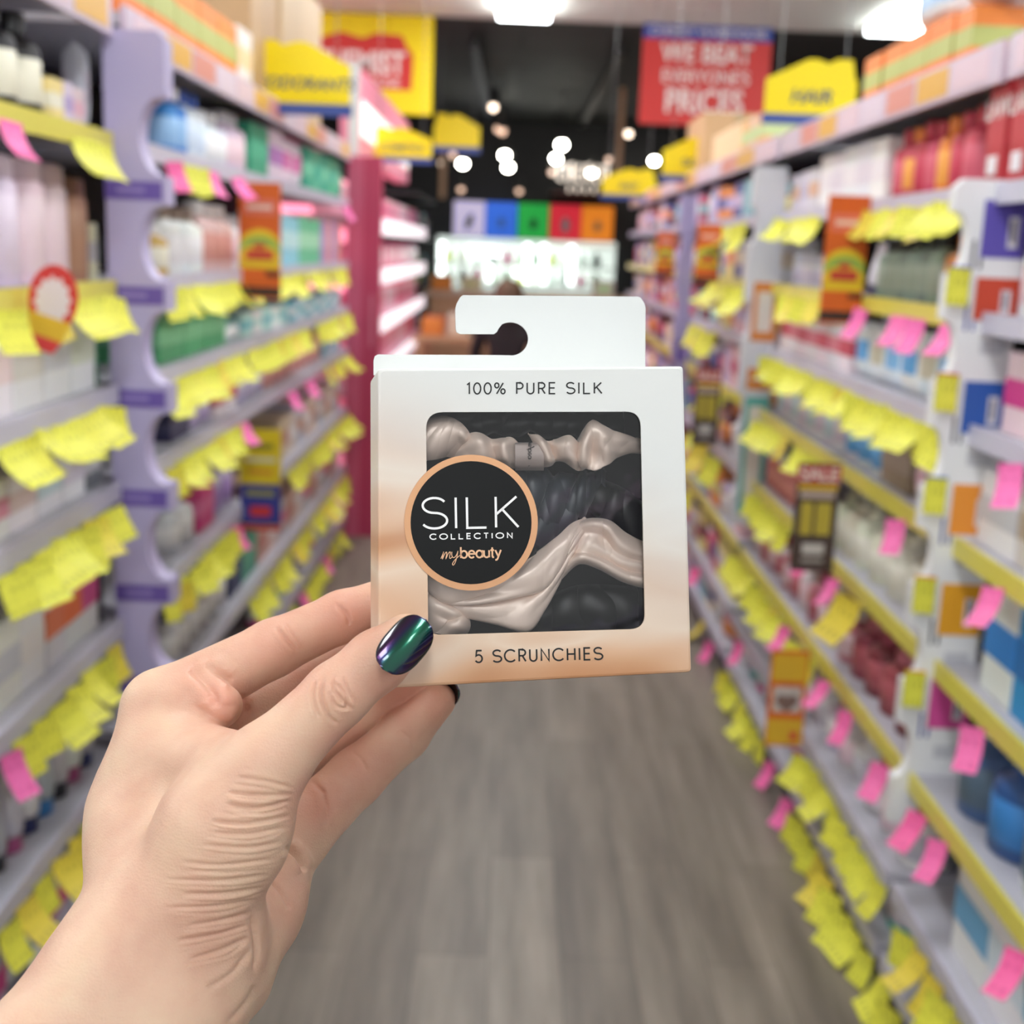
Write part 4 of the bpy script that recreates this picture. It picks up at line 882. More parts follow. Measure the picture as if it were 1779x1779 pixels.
def name_goods():
    rows = {}
    for g in GOODS: rows.setdefault((g[2], g[3]), []).append(g)
    for (bay, row), L in rows.items():
        for i, (o, kind, _, _, y, desc, short, note) in enumerate(sorted(L, key=lambda g: (g[4], abs(g[0].location.x)))):
            tail = f', {ORD[i]} from near end, ' + ('top of the shelving ' if row == 0 else f'{ORD[row - 1]} shelf ') + BAYS[bay][2]
            lab = desc + tail
            if len(lab.replace('-', 'x').split()) > 15: lab = short + tail
            o['label'] = note or lab
name_goods()
# ------------------------------------------------------------------ price tickets
def ticket_mesh(name, w, h, curl):
    mb = MB(); n = 6; vs = []; fs = []
    for s in (0, 1):
        for i in range(n + 1):
            t = i / n; a = curl * t * t
            for x in (-w / 2, w / 2): vs.append((x, -a * h - s * .0006, -h * t * (1 - .15 * curl * t)))
    q = 2 * (n + 1)
    for i in range(n):
        f = (2 * i, 2 * i + 1, 2 * i + 3, 2 * i + 2); fs += [f, tuple(k + q for k in f[::-1])]
    rim = [2 * i for i in range(n + 1)] + [2 * i + 1 for i in range(n, -1, -1)]
    for i in range(len(rim)): a, b = rim[i], rim[(i + 1) % len(rim)]; fs.append((a, a + q, b + q, b))
    return mb.add(vs, fs).mesh(name)
def ticket_mat(name, col, ink):
    m = pbr(name, col, .55); tc = node(m, 'ShaderNodeTexCoord'); br = node(m, 'ShaderNodeTexBrick'); br.offset = .3
    br.inputs['Scale'].default_value = 1; br.inputs['Brick Width'].default_value = .017; br.inputs['Row Height'].default_value = .017; br.inputs['Mortar Size'].default_value = .0045; br.inputs['Mortar Smooth'].default_value = .2
    mp = node(m, 'ShaderNodeMapping'); mp.inputs['Rotation'].default_value = (PI / 2, 0, 0); wire(m, tc.outputs['Object'], mp.inputs[0]); wire(m, mp.outputs[0], br.inputs['Vector'])
    br.inputs['Color1'].default_value = ink; br.inputs['Color2'].default_value = col; br.inputs['Mortar'].default_value = col; br.inputs['Bias'].default_value = .35
    oi = node(m, 'ShaderNodeObjectInfo'); st = ramp(m, [(0, (1, 1, 1, 1)), (.7, (1, .97, .9, 1)), (.86, (1, .97, .9, 1)), (.9, (1, .8, .8, 1))]); wire(m, oi.outputs['Random'], st.inputs[0])
    mu = node(m, 'ShaderNodeMix', data_type='RGBA', blend_type='MULTIPLY'); mu.inputs[0].default_value = 1; wire(m, br.outputs['Color'], mu.inputs[6]); wire(m, st.outputs[0], mu.inputs[7])
    wire(m, mu.outputs[2], bsdf(m).inputs['Base Color']); return m
M_TICK = ticket_mat('yellow_ticket', lin(228, 226, 78), lin(150, 150, 50)); M_PINK = ticket_mat('pink_ticket', lin(248, 116, 186), lin(200, 60, 130))
TM = [ticket_mesh('price_ticket', .07, .074, .35), ticket_mesh('price_ticket', .068, .07, .15), ticket_mesh('price_ticket', .072, .078, .6)]
for t in TM: t.materials.append(M_TICK)
PM = ticket_mesh('promo_flag', .042, .075, .5); PM.materials.append(M_PINK)
NT = []
def tick(bay, row, y, pink=False, size=1.0, yaw=None):
    side, S, _ = BAYS[bay]; xf, z = S[row]
    me = PM if pink else random.choice(TM); o = bpy.data.objects.new(me.name.split('.')[0], me); COL.objects.link(o)
    face = -PI / 2 if side > 0 else PI / 2         # which way the front looks: into the aisle
    turn = (random.uniform(.05, .55) if yaw is None else yaw)
    o.rotation_euler = (random.uniform(-.3, .05), random.uniform(-.18, .18), face + (turn if side > 0 else -turn)); o.scale = (size, size, size)
    o.location = (side * (abs(xf) - (.011 + (.023 if pink else .036) * size * abs(math.sin(turn)))), y, z - .026)
    o['category'] = 'price tag'; o['group'] = ('pink flags' if pink else 'yellow tickets') + f' on the rails {BAYS[bay][2]}'; NT.append((o, bay, row, pink, y))
def run(bay, row, px0, px1, pitch=.085, size=1.0, gap=.0):
    side, S, _ = BAYS[bay]; xf, z = S[row]; a, b = sorted((y_at(px0, side * (abs(xf) - .01), z - .05), y_at(px1, side * (abs(xf) - .01), z - .05)))
    n = max(1, round((b - a) / pitch))
    for i in range(n):
        if random.random() < gap: continue
        tick(bay, row, a + (b - a) * (i + .5) / n + random.uniform(-.008, .008), size=size * random.uniform(.94, 1.06))
def flags(bay, row, *pxs):
    side, S, _ = BAYS[bay]; xf, z = S[row]
    for p in sorted(pxs, key=lambda p: y_at(p, side * (abs(xf) - .01), z - .05)): tick(bay, row, y_at(p, side * (abs(xf) - .01), z - .05), True, yaw=random.uniform(.5, .9))
run('A', 1, 118, 178, .085); run('A', 2, -20, 8, .085); run('A', 2, 78, 196, .085); run('A', 3, -10, 188, .085); run('A', 4, -10, 186, .085); run('A', 5, 20, 204, .085); run('A', 6, -10, 160, .085)
flags('A', 1, 4); flags('A', 5, 6)
run('B', 1, 296, 348, .085); flags('B', 1, 288, 360, 402); flags('B', 1, 596)
run('B', 2, 278, 412, .085); run('B', 2, 420, 486, .085); run('B', 2, 496, 600, .15, 1.1)
run('B', 3, 276, 418, .085); run('B', 3, 424, 530, .085); run('B', 3, 545, 600, .16, 1.1)
run('B', 4, 286, 408, .085); flags('B', 4, 412, 500, 530); run('B', 4, 560, 600, .18, 1.1)
run('B', 5, 280, 400, .085); flags('B', 5, 404); run('B', 5, 495, 600, .13, 1.1)
run('B', 6, 286, 330, .085); run('B', 6, 430, 600, .12, 1.1); run('B', 7, 440, 590, .16, 1.1); flags('B', 7, 520, 560)
run('C', 1, 1364, 1428, .085); run('C', 1, 1508, 1696, .085); run('C', 2, 1362, 1432, .085); flags('C', 2, 1505, 1575, 1605, 1662)
run('C', 3, 1336, 1656, .085); run('C', 4, 1316, 1372, .085); run('C', 4, 1380, 1450, .1); flags('C', 4, 1570)
run('C', 5, 1300, 1372, .09); flags('C', 5, 1456, 1405); run('C', 5, 1478, 1500, .08, 1.3)
run('C', 6, 1216, 1378, .09); run('C', 6, 1384, 1420, .1); flags('C', 6, 1372, 1440, 1478, 1545)
run('C', 7, 1400, 1600, .07); flags('C', 7, 1290); run('C', 8, 1262, 1330, .1); run('C', 8, 1376, 1580, .075); flags('C', 8, 1250, 1345, 1378)
flags('N', 3, 1772); flags('N', 4, 1738); flags('N', 5, 1706); flags('N', 6, 1606, 1640, 1778); run('N', 7, 1570, 1780, .075); run('N', 8, 1530, 1760, .08)
for row, ps in ((1, (1256, 1300, .2)), (2, (1240, 1304, .22)), (3, (1190, 1250, .3)), (4, (1230, 1270, .25)), (5, (1200, 1262, .3)), (6, (1170, 1214, .45)), (7, (1200, 1230, .4)), (8, (1205, 1240, .4))):
    run('D', row, ps[0], ps[1], ps[2], 1.0 if row == 8 else 1.5)
flags('D', 7, 1216); flags('D', 8, 1240)

def name_tags():
    global NT
    keep = []
    for t in NT:                        # a flag takes the place of the ticket it would cover
        lo, hi = LIM[t[1]]
        hit = any(f[3] and f[1:3] == t[1:3] and abs(f[4] - t[4]) < .05 for f in NT) if not t[3] else False
        if hit or (t[1] == 'D' and 5.97 < t[4] < 6.17) or not lo + .012 < t[4] < hi - .012: bpy.data.objects.remove(t[0])
        else: keep.append(t)
    NT = keep; rows = {}
    for t in NT: rows.setdefault(t[1:4], []).append(t)
    for (bay, row, pink), L in rows.items():
        for i, t in enumerate(sorted(L, key=lambda t: t[4])):
            t[0]['label'] = f'{"pink promotion flag" if pink else "yellow price ticket"}, {ORD[i]} from near end, {ORD[row - 1]} rail {BAYS[bay][2]}'
name_tags(); print('tickets', sum(not t[3] for t in NT), 'flags', sum(t[3] for t in NT), 'goods', len(GOODS))
# ------------------------------------------------------------------ dividers between the runs
def scallop(x0, x1, zs, bites, right=True):
    """Outline (x, z) of an upright board whose aisle edge is bitten by half ellipses."""
    s = 1 if right else -1; xa, xb = (x0, x1) if right else (x1, x0)
    out = [(xa, zs[0]), (xa, zs[1]), (xb - s * .015, zs[1]), (xb, zs[1] - .015)]
    for zc, rz, rx in bites:
        for k in range(17):
            a = PI / 2 - PI * k / 16; out.append((xb - s * rx * max(0, math.cos(a)) ** .8, zc + rz * math.sin(a)))
    return out + [(xb, zs[0])]
def divider(label, x0, x1, y, zlo, zhi, bites, right, col, thick=.06):
    o = MB().prism(scallop(x0, x1, (zlo, zhi), bites, right), 'y', 0, thick).build('shelf_divider', tinted('divider_' + label.split()[0], .45), color=lin(*col)); o.location = (0, y, 0)
    return tag(o, label, 'shelf divider')
LBAR = [1.53, 1.325, 1.117, .91, .706, .505, .3]
dv = divider('lavender scalloped shelf divider with violet title bars', -.812, -.692, 2.575, .1, 1.832, [(z + .105, .075, .052) for z in LBAR] , True, (190, 180, 218))
for z in LBAR:
    b = MB().box(-.813, -.700, -.0012, .0, z - .017, z + .019).build('title_bar', P_PAPER, dv, color=lin(112, 90, 172)); b['label'] = 'violet title bar'
    MB().box(-.79, -.735, -.0016, -.0012, z - .004, z + .007).build('pale_line', P_PAPER, b, color=lin(150, 132, 196))
dr = divider('white scalloped shelf divider with red, blue, orange and pink title cards', .772, .905, 2.3, .38, 1.60, [(z, .055, .03) for z in (1.49, 1.30, 1.105, .915, .725, .53)], False, (240, 240, 242), .03)
for i, (z, c, h) in enumerate([(1.565, (98, 84, 178), .1), (1.43, (206, 74, 48), .075), (1.245, (44, 92, 176), .095), (1.055, (236, 150, 50), .095), (.865, (240, 170, 40), .1), (.678, (222, 84, 158), .1), (.478, (206, 110, 116), .095)]):
    b = MB().box(.826, .904, -.0015, .0, z - h, z).build('title_card', P_PAPER, dr, color=lin(*c)); b['label'] = f'{hue(c)} title card'
    MB().box(.872, .89, -.002, -.0015, z - h * .82, z - h * .28).build('pale_strip', P_PAPER, b, color=lin(226, 220, 226)); MB().box(.877, .882, -.0024, -.002, z - h * .72, z - h * .34).build('dark_strip', P_PAPER, b, color=lin(70, 70, 90))
    w = MB().box(.845, .89, -.001, .0, z - h - .06, z - h - .035).build('printed_lines', P_PAPER, dr, color=lin(206, 206, 212))
    if i < 6: MB().box(.812, .817, -.001, 0, z - h - .02, z - h + .03).box(.826, .831, -.001, 0, z - h - .02, z - h + .03).build('printed_marks', P_PAPER, dr, color=lin(*((60, 60, 70) if i % 2 == 0 else (70, 80, 160))))
M_T2 = M_TICK
for i, z in enumerate((1.445, 1.255, 1.065, .875, .69)):
    o = link('price_ticket', TM[1], None); o.location = (.792, 2.293, z); o.rotation_euler = (0, .06, 0); o.scale = (.6, 1, .95)
    tag(o, f'yellow price ticket hooked on the white divider, {ORD[i]} from its top', 'price tag', 'yellow tickets on the white divider')
    q = MB().box(-.034, .034, .0012, .002, -.022, .004).build('coloured_backing', P_PAPER, o, color=lin(*[(90, 90, 180), (214, 70, 60), (50, 96, 180), (240, 150, 60), (240, 170, 50)][i]))
df = divider('tall divider in pale grey, orange and teal panels beside the far shelving', .762, .866, 4.2, .56, 1.735, [(z, .06, .02) for z in (1.55, 1.25, .95, .72)], False, (214, 214, 222), .05)
for z0, z1, c in ((1.18, 1.37, (214, 130, 50)), (1.02, 1.09, (214, 130, 50)), (.6, .995, (84, 168, 160))):
    b = MB().box(.785, .867, -.002, 0, z0, z1).build('colour_panel', P_PAPER, df, color=lin(*c)); b['label'] = f'{hue(c)} panel'
    MB().box(.8, .85, -.0026, -.002, z0 + .03, z1 - .03 if z1 - z0 > .1 else z0 + .04).build('pale_patch', P_PAPER, b, color=lin(222, 214, 206))
dl = divider('slim lavender divider far along the shelving', .765, .836, 6.05, .76, 1.72, [(z, .06, .014) for z in (1.5, 1.2, .9)], False, (176, 166, 210), .05)
MB().box(.78, .832, -.002, 0, .95, 1.05).build('title_card', P_PAPER, dl, color=lin(120, 100, 180))
# pink divider and the cosmetics stand behind it
dp = MB().box(-.805, -.645, 6.2, 6.27, 0, 1.845, .004).build('shelf_divider', P_SATIN, color=lin(190, 62, 98)); tag(dp, 'tall raspberry pink divider before the lit cosmetics stand', 'shelf divider')
q = MB().box(-.806, -.73, 6.196, 6.2, 0, 1.84).build('side_panel', P_SATIN, dp, color=lin(206, 92, 124)); q['label'] = 'paler pink side panel'
MB().box(-.69, -.675, 6.1985, 6.2, .95, 1.2).build('pale_lettering_strip', P_PAPER, dp, color=lin(214, 120, 146))
cs = empty('cosmetics_stand', (-1.0, 7.8, 0)); tag(cs, 'pink and white lit cosmetics stand behind the raspberry divider', 'display stand')
def cb(n, x0, x1, y0, y1, z0, z1, m, col=None, par=cs, lab=None):
    o = MB().box(x0 + 1.0, x1 + 1.0, y0 - 7.8, y1 - 7.8, z0, z1).build(n, m, par, color=col)
    if lab: o['label'] = lab
    return o
m_led = glow('led_strip', (1, .84, .91, 1), .95); m_pinkglow = glow('backlit_pink', lin(255, 150, 180), 1.0)
cb('back_panel', -1.2, -1.17, 6.3, 11.0, 0, 1.85, m_pinkglow)
cb('plinth', -1.16, -.79, 6.3, 11.0, 0, .12, P_SATIN, lin(236, 200, 212))
for i, z in enumerate((.4, .68, .96, 1.24, 1.52)):
    s = cb('tray', -1.16, -.76, 6.3, 11.0, z, z + .05, P_GLOSS, lin(244, 214, 226), lab='glossy pale pink tray')
    cb('light_strip', -.765, -.757, 6.32, 10.98, z - .03, z + .06, m_led, None, s, 'white light strip')
    for k in range(5):
        y = 6.45 + k * .9; c = [(250, 150, 180), (250, 200, 214), (236, 90, 140)][(i + k) % 3]
        o = MB().box(-.1, .1, -.4, .4, 0, .15, .03).build('tester_display', P_GLOSS, color=lin(*c)); o.location = (-.92, y + .4, z + .0506)
        tag(o, f'{("pink", "pale pink", "magenta")[(i + k) % 3]} tester display, {ORD[k]} from near end, {ORD[4 - i]} tray down of the cosmetics stand', 'display', 'tester displays on the cosmetics stand')
hd = cb('header', -.86, -.77, 6.3, 9.2, 1.86, 2.26, P_SATIN, lin(250, 150, 176), lab='pink header board'); cb('lit_band', -.772, -.762, 6.4, 9.1, 1.95, 2.12, glow('warm_lit_band', (1, .9, .8, 1), .8), None, hd)
cb('post', -.815, -.765, 6.27, 6.3, 1.846, 2.27, P_SATIN, lin(222, 222, 220), lab='pale grey post')
# hanging and standing shelf banners
def banner(label, x0, x1, y, z0, z1, kind):
    w, h = x1 - x0, z1 - z0
    r = MB().box(-w / 2, w / 2, 0, .003, 0, h).build('shelf_banner', P_PAPER, color=lin(*{'sun': (226, 104, 30), 'deal': (232, 206, 30), 'sale': (74, 58, 54), 'low': (222, 112, 34)}[kind])); r.location = ((x0 + x1) / 2, y, z0)
    def pt(n, a, b, c, d, col, k=1, par=r): return MB().box(a * w / 2, b * w / 2, -.0008 * k, -.0008 * (k - 1), c * h, d * h).build(n, P_PAPER, par, color=lin(*col))
    def arch(n, cz, ro, col, k):
        MB().prism([(-w / 2 * .98, cz * h - ro * w * .3)] + [(w * .49 * math.cos(a), cz * h + ro * w * math.sin(a)) for a in np.linspace(PI, 0, 16)] + [(w / 2 * .98, cz * h - ro * w * .3)], 'y', -.0008 * k, -.0008 * (k - 1)).build(n, P_PAPER, r, color=lin(*col))
    if kind == 'sun':
        q = pt('heading', -.8, .8, .72, .86, (232, 120, 96)); pt('lettering', -.6, .6, .77, .81, (240, 206, 190), 2, q)
        pt('sun_field', -.98, .98, .26, .46, (240, 200, 40)); arch('sun_arch', .45, .42, (240, 206, 44), 2); arch('green_arch', .42, .34, (156, 190, 84), 3); arch('inner_arch', .36, .3, (244, 204, 44), 4)
        pt('lettering', -.66, .66, .34, .42, (206, 70, 50), 5); pt('lettering', -.3, .3, .43, .48, (206, 80, 50), 5); pt('dark_foot', -1, 1, .02, .1, (60, 40, 34)); pt('dark_hill', .3, .98, .2, .24, (90, 50, 30), 5)
    elif kind == 'deal':
        pt('lettering', -.6, .6, .8, .86, (150, 140, 40)); pt('white_line', -.75, .75, .68, .72, (232, 230, 190)); pt('lettering', -.6, .6, .56, .6, (226, 150, 40))
        q = pt('blue_field', -1, 1, .06, .46, (54, 62, 150)); pt('lettering', -.7, .7, .34, .4, (150, 150, 90), 2, q); pt('red_patch', -.5, .5, .14, .24, (216, 60, 60), 2, q); pt('red_foot', -1, 1, 0, .05, (200, 40, 50))
    elif kind == 'sale':
        q = pt('red_heading', -1, 1, .82, .98, (186, 50, 48)); t = link('lettering', text_mesh('SALE', w * .42, .001), pbr('pale_print', lin(238, 220, 216), .5), q); t.location = (0, -.0018, h * .895); t.rotation_euler = (PI / 2, 0, 0)
        pt('yellow_line', -.9, .9, .76, .8, (236, 190, 50)); pt('grey_line', -.8, .8, .68, .74, (190, 170, 160)); pt('olive_field', -.7, -.15, .34, .64, (190, 170, 60)); pt('olive_field', 0, .7, .34, .64, (190, 170, 60)); pt('lettering', -.5, .5, .16, .26, (200, 194, 190)); pt('lettering', -.5, .5, .08, .12, (160, 154, 150))
    else:
        pt('yellow_field', -.9, .9, .68, .96, (226, 180, 50)); q = pt('pale_field', -.75, .75, .36, .62, (206, 196, 190)); MB().prism([(.3 * w * math.cos(a), .47 * h + .08 * h * math.sin(a) * (1 + .3 * math.sin(3 * a))) for a in np.linspace(0, 2 * PI, 28, False)], 'y', -.0016, -.0008).build('brown_shape', P_PAPER, q, color=lin(130, 104, 96)); pt('yellow_field', -.95, .95, .02, .28, (226, 180, 50)); pt('red_dot', .3, .7, .06, .16, (216, 90, 60), 2)
    return tag(r, label, 'banner')
banner('orange sunburst offer banner on the shelving behind the lavender divider', -.80, -.679, 3.75, 1.275, 1.604, 'sun'); banner('yellow and blue deal banner low on the shelving behind the lavender divider', -.80, -.677, 3.75, .58, .89, 'deal')
banner('largest orange sunburst offer banner, beside the yellow tickets of the second shelf', .742, .842, 3.1, 1.3, 1.602, 'sun'); banner('dark brown sale banner with a red heading among the cream pump bottles', .70, .805, 3.0, .705, .972, 'sale'); banner('orange banner close to the floor on the white divider side', .6885, .784, 3.06, .226, .4825, 'low')
banner('smaller orange sunburst banner beyond the grey, orange and teal divider', .70, .794, 5.0, 1.346, 1.567, 'sun'); banner('smallest orange sunburst banner, farthest along the shelving', .72, .816, 6.6, 1.337, 1.558, 'sun')
banner('second dark brown sale banner, far along the shelving', .707, .806, 4.83, .734, 1.03, 'sale')
# round red and white talker clipped to a rail
tk = empty('shelf_talker', (-.742, 2.07, 1.34)); tk.rotation_euler = (0, .25, -.25)
tag(tk, 'red and white pointed shelf talker clipped to the rail before the lavender divider', 'shelf talker')
MB().prism([(.045 * math.cos(a), .055 * math.sin(a)) for a in np.linspace(0, 2 * PI, 24, False)], 'y', 0, .001).build('red_disc', P_PAPER, tk, color=lin(226, 66, 60))
MB().prism([((.036 if k % 2 else .028) * math.cos(a), (.042 if k % 2 else .034) * math.sin(a) - .004) for k, a in enumerate(np.linspace(0, 2 * PI, 24, False))], 'y', -.001, 0).build('white_burst', P_PAPER, tk, color=lin(244, 232, 232))
MB().prism([(-.04, -.03), (.04, -.03), (.03, -.065), (-.03, -.065)], 'y', -.0012, 0).build('yellow_foot', P_PAPER, tk, color=lin(244, 200, 60)); MB().prism([(-.03, -.065), (.03, -.065), (.018, -.088), (-.018, -.088)], 'y', -.0012, 0).build('red_foot', P_PAPER, tk, color=lin(230, 70, 70))
# ------------------------------------------------------------------ signs over the aisle
m_syel = pbr('sign_yellow', lin(244, 218, 0), .4); m_sblue = pbr('sign_blue', lin(62, 84, 156), .45); m_sred = pbr('sign_red', lin(206, 50, 46), .45); m_swhite = pbr('sign_white', lin(240, 226, 222), .45); m_sink = pbr('sign_navy', lin(40, 60, 110), .5); m_wire = pbr('hanging_wire', lin(150, 150, 150), .4, .8)
def roof_sign(label, x0, x1, y, z0, z1, text, flip, ts):
    w, h = x1 - x0, z1 - z0; s = -1 if flip else 1; b = h * .16
    out = [(-.5, b / h), (-.5, .66), (-.47, .72), (-.43, 1), (-.26, 1), (-.18, .93), (-.04, .99), (.06, .98), (.5, .68), (.5, b / h)]
    r = MB().prism([(s * a * w, c * h) for a, c in out], 'y', 0, .012).build('roof_sign', m_syel); r.location = ((x0 + x1) / 2, y, z0)
    MB().prism([(-.52 * w, 0), (.52 * w, 0), (.52 * w, b), (-.52 * w, b)], 'y', -.002, .014).build('blue_base', m_sblue, r)
    if text:
        t = link('lettering', text_mesh(text, ts, ts * .02, shear=.2), m_sink, r); t.location = (0, -.001, h * .42); t.rotation_euler = (PI / 2, 0, 0)
    MB().tube([(-w * .36, .006, h * .7), (-w * .36, .006, 3.0 - z0)], .0015, 6).build('hanging_wire', m_wire, r); MB().tube([(w * .36, .006, h * .7), (w * .36, .006, 3.0 - z0)], .0015, 6).build('hanging_wire', m_wire, r)
    return tag(r, label, 'sign', 'yellow roof signs over the aisle')
roof_sign('largest yellow roof-shaped sign, with a long navy word', -.875, -.555, 4.3, 1.845, 2.075, 'DEODORANTS', False, .052)
roof_sign('yellow roof-shaped sign with a short navy word, before the red hanging sign', .738, 1.012, 4.0, 1.848, 2.04, 'HAIR', True, .056)
roof_sign('golden roof-shaped sign beside the pink header', -.79, -.465, 7.0, 1.87, 2.05, 'COSMETICS', False, .045)
roof_sign('pale yellow roof-shaped sign hanging farthest, clear of the shelving', -.65, -.30, 10.0, 2.14, 2.42, '', False, .05)
roof_sign('yellow roof-shaped sign in front of the brown carton', .715, 1.02, 6.5, 1.80, 2.02, 'SKIN', True, .055)
roof_sign('yellow roof-shaped sign low beside the lit letters', .55, .9, 8.5, 1.785, 1.98, 'BABY', True, .05)
def board(name, label, x0, x1, y, z0, z1, m):
    r = MB().box(-(x1 - x0) / 2, (x1 - x0) / 2, 0, .01, 0, z1 - z0).build(name, m); r.location = ((x0 + x1) / 2, y, z0)
    for s in (-1, 1): MB().tube([(s * (x1 - x0) * .42, .005, z1 - z0), (s * (x1 - x0) * .42, .005, 3.0 - z0)], .002, 6).build('hanging_wire', m_wire, r)
    return tag(r, label, 'sign')
s1 = board('hanging_sign', 'yellow hanging shop sign with a red roof-shaped panel, beside the cartons', -1.646, -.62, 9.24, 2.332, 2.985, m_syel)
k_ = 1.233
q = MB().prism([(k_ * a, k_ * c) for a, c in [(-.29, .13), (-.31, .33), (-.27, .38), (-.1, .43), (.02, .40), (.1, .43), (.24, .42), (.27, .36), (.305, .32), (.3, .13)]], 'y', -.004, 0).build('red_roof_panel', m_sred, s1)
def sign_text(body, size, x, z, y, m, par, sx=1, sz=1, bold=.004):
    t = link('lettering', text_mesh(body, size, size * bold), m, par); t.location = (x, y, z); t.rotation_euler = (PI / 2, 0, 0); t.scale = (sx, sz, 1); return t
sign_text('CHEMIST', .14 * k_, 0, .265 * k_, -.005, m_swhite, q, .92, 1.2, .03); sign_text('WAREHOUSE', .065 * k_, 0, .165 * k_, -.005, m_swhite, q, 1.2, 1)
s2 = board('hanging_sign', 'red hanging sign with large white capitals under a blue band', .738, 1.528, 8.2, 2.235, 2.825, m_sred)
q = MB().box(-.395, .395, -.003, 0, .505, .59).build('blue_band', pbr('band_blue', lin(44, 72, 160), .45), s2); sign_text('CHEMIST WAREHOUSE', .062, 0, .547, -.0045, m_swhite, q, 1.12, 1)
sign_text('WE BEAT', .135, 0, .42, -.002, m_swhite, s2, 1, 1.15, .02); sign_text("EVERYONE'S", .1, 0, .285, -.002, m_swhite, s2, .98, 1.1, .01); sign_text('PRICES', .165, 0, .135, -.002, m_swhite, s2, .98, 1.2, .02)
# ------------------------------------------------------------------ the far end of the shop
m_can = pbr('black_can', lin(30, 30, 30), .5); m_track = pbr('black_track', lin(22, 22, 22), .5)
m_hot = glow('hot_lens', (1, .96, .84, 1), 42); m_warm = glow('warm_lens', (1, .78, .6, 1), 5.0); m_dim = glow('dim_lens', (1, .62, .42, 1), 1.6)
tr = MB(); 
for n, x in (('a', -.36), ('b', .74)):
    o = MB().box(x - .03, x + .03, 10.0, 16, 2.9, 2.95).build('lighting_track', m_track); MB().box(x - .02, x + .02, 10.2, 10.24, 2.95, 3.02).build('bracket', m_track, o); MB().box(x - .02, x + .02, 15.6, 15.64, 2.95, 3.02).build('bracket', m_track, o)
    tag(o, 'black lighting track under the black ceiling, ' + ('on the yellow sign side' if x < 0 else 'on the red sign side'), 'lighting track', 'lighting tracks')
spots = [(857, 186, 'w'), (873, 228, 'd'), (866, 224, 'd'), (787, 269, 'd'), (769, 283, 'w'), (804, 283, 'h'), (877, 268, 'h'), (883, 289, 'h'), (976, 250, 'h'), (966, 274, 'h'), (959, 299, 'd'), (1028, 299, 'h'), (1058, 277, 'd'), (1092, 232, 'w'), (1137, 278, 'h'), (801, 329, 'd'), (902, 332, 'd')]
for i, (px, py, k) in enumerate(spots):
    Y = (12.5 if py < 260 else 14.4) + .13 * i; P = on_y(px, py, Y)
    o = MB().lathe([(.03, .02), (.045, .03), (.045, .16), (.02, .18)], 16).tube([(0, 0, .17), (0, 0, max(.2, 3.02 - P[2]))], .008, 6).build('spotlight', m_can, smooth=False); o.location = P
    r_ = .05 if k == 'h' else .035
    MB().lathe([(r_ * .5, -r_), (r_, -r_ * .5), (r_, .0), (.03, .03)], 14).build('lamp_lens', {'h': m_hot, 'w': m_warm, 'd': m_dim}[k], o, True)
    tag(o, f'{("bright white", "warm", "dim amber")["hwd".index(k)]} hanging spotlight, {ORD[i]} of the row counted from the yellow sign' if False else f'{dict(h="bright white", w="warm", d="dim amber")[k]} spotlight hung from the black ceiling, {ORD[sorted(range(len(spots)), key=lambda q: spots[q][0]).index(i)]} counting from the yellow signs', 'spotlight', 'spotlights under the black ceiling')
# lit wall display
wd = empty('wall_display', (.2, 16.5, 0)); tag(wd, 'white lit wall display of bottles under the coloured panels', 'display')
def wb(n, x0, x1, y0, y1, z0, z1, m, par=wd, col=None, lab=None):
    o = MB().box(x0 - .2, x1 - .2, y0 - 16.5, y1 - 16.5, z0, z1).build(n, m, par, color=col)
    if lab: o['label'] = lab
    return o
wb('back_panel', -1.0, 1.3, 16.7, 16.74, .9, 1.56, glow('backlit_white', lin(226, 240, 230), .8))
for z in (1.0, 1.24, 1.5): wb('shelf', -1.0, 1.3, 16.45, 16.7, z - .02, z, P_GLOSS, col=lin(226, 232, 228))
m_strip = glow('cold_strip', (.9, 1, .97, 1), 5.0)
for x in (-.93, -.32, .16, .37, .72): wb('light_strip', x - .03, x + .03, 16.43, 16.45, 1.02, 1.22 if x < 0 else 1.5, m_strip, lab='cold white light strip')
wb('light_strip', -.93 - .03, -.93 + .03, 16.43, 16.45, 1.26, 1.48, m_strip, lab='cold white light strip'); wb('light_strip', -.6, -.2, 16.43, 16.45, 1.34, 1.42, m_strip, lab='cold white light strip'); wb('light_strip', .0, .3, 16.43, 16.45, 1.1, 1.16, m_strip, lab='cold white light strip')
pal2 = [(230, 240, 232), (120, 140, 120), (90, 100, 96), (214, 220, 120), (226, 110, 160), (240, 236, 226), (160, 190, 150)]
for i, z in enumerate((1.0, 1.24)):
    for k in range(11):
        c = pal2[(i * 3 + k * 2) % 7]; x = -.85 + k * .19
        o = bpy.data.objects.new('bottle', KIT['bottle'][0]); COL.objects.link(o); o.location = (x, 16.56, z + .0006); o.scale = (.1, .1, .14 + .04 * ((k * 7 + i) % 3) / 2); o.color = lin(*c)
        for n_, me_, mt_ in KIT['bottle'][1:]:
            q = bpy.data.objects.new(n_, me_); COL.objects.link(q); q.parent = o; q.color = lin(70, 70, 70) if n_ == 'cap' else lin(*c)
        tag(o, f'{hue(c)} bottle, {ORD[k]} from the pink stand, {("lower", "upper")[i]} shelf of lit wall display', 'bottle', 'bottles on the lit wall display')
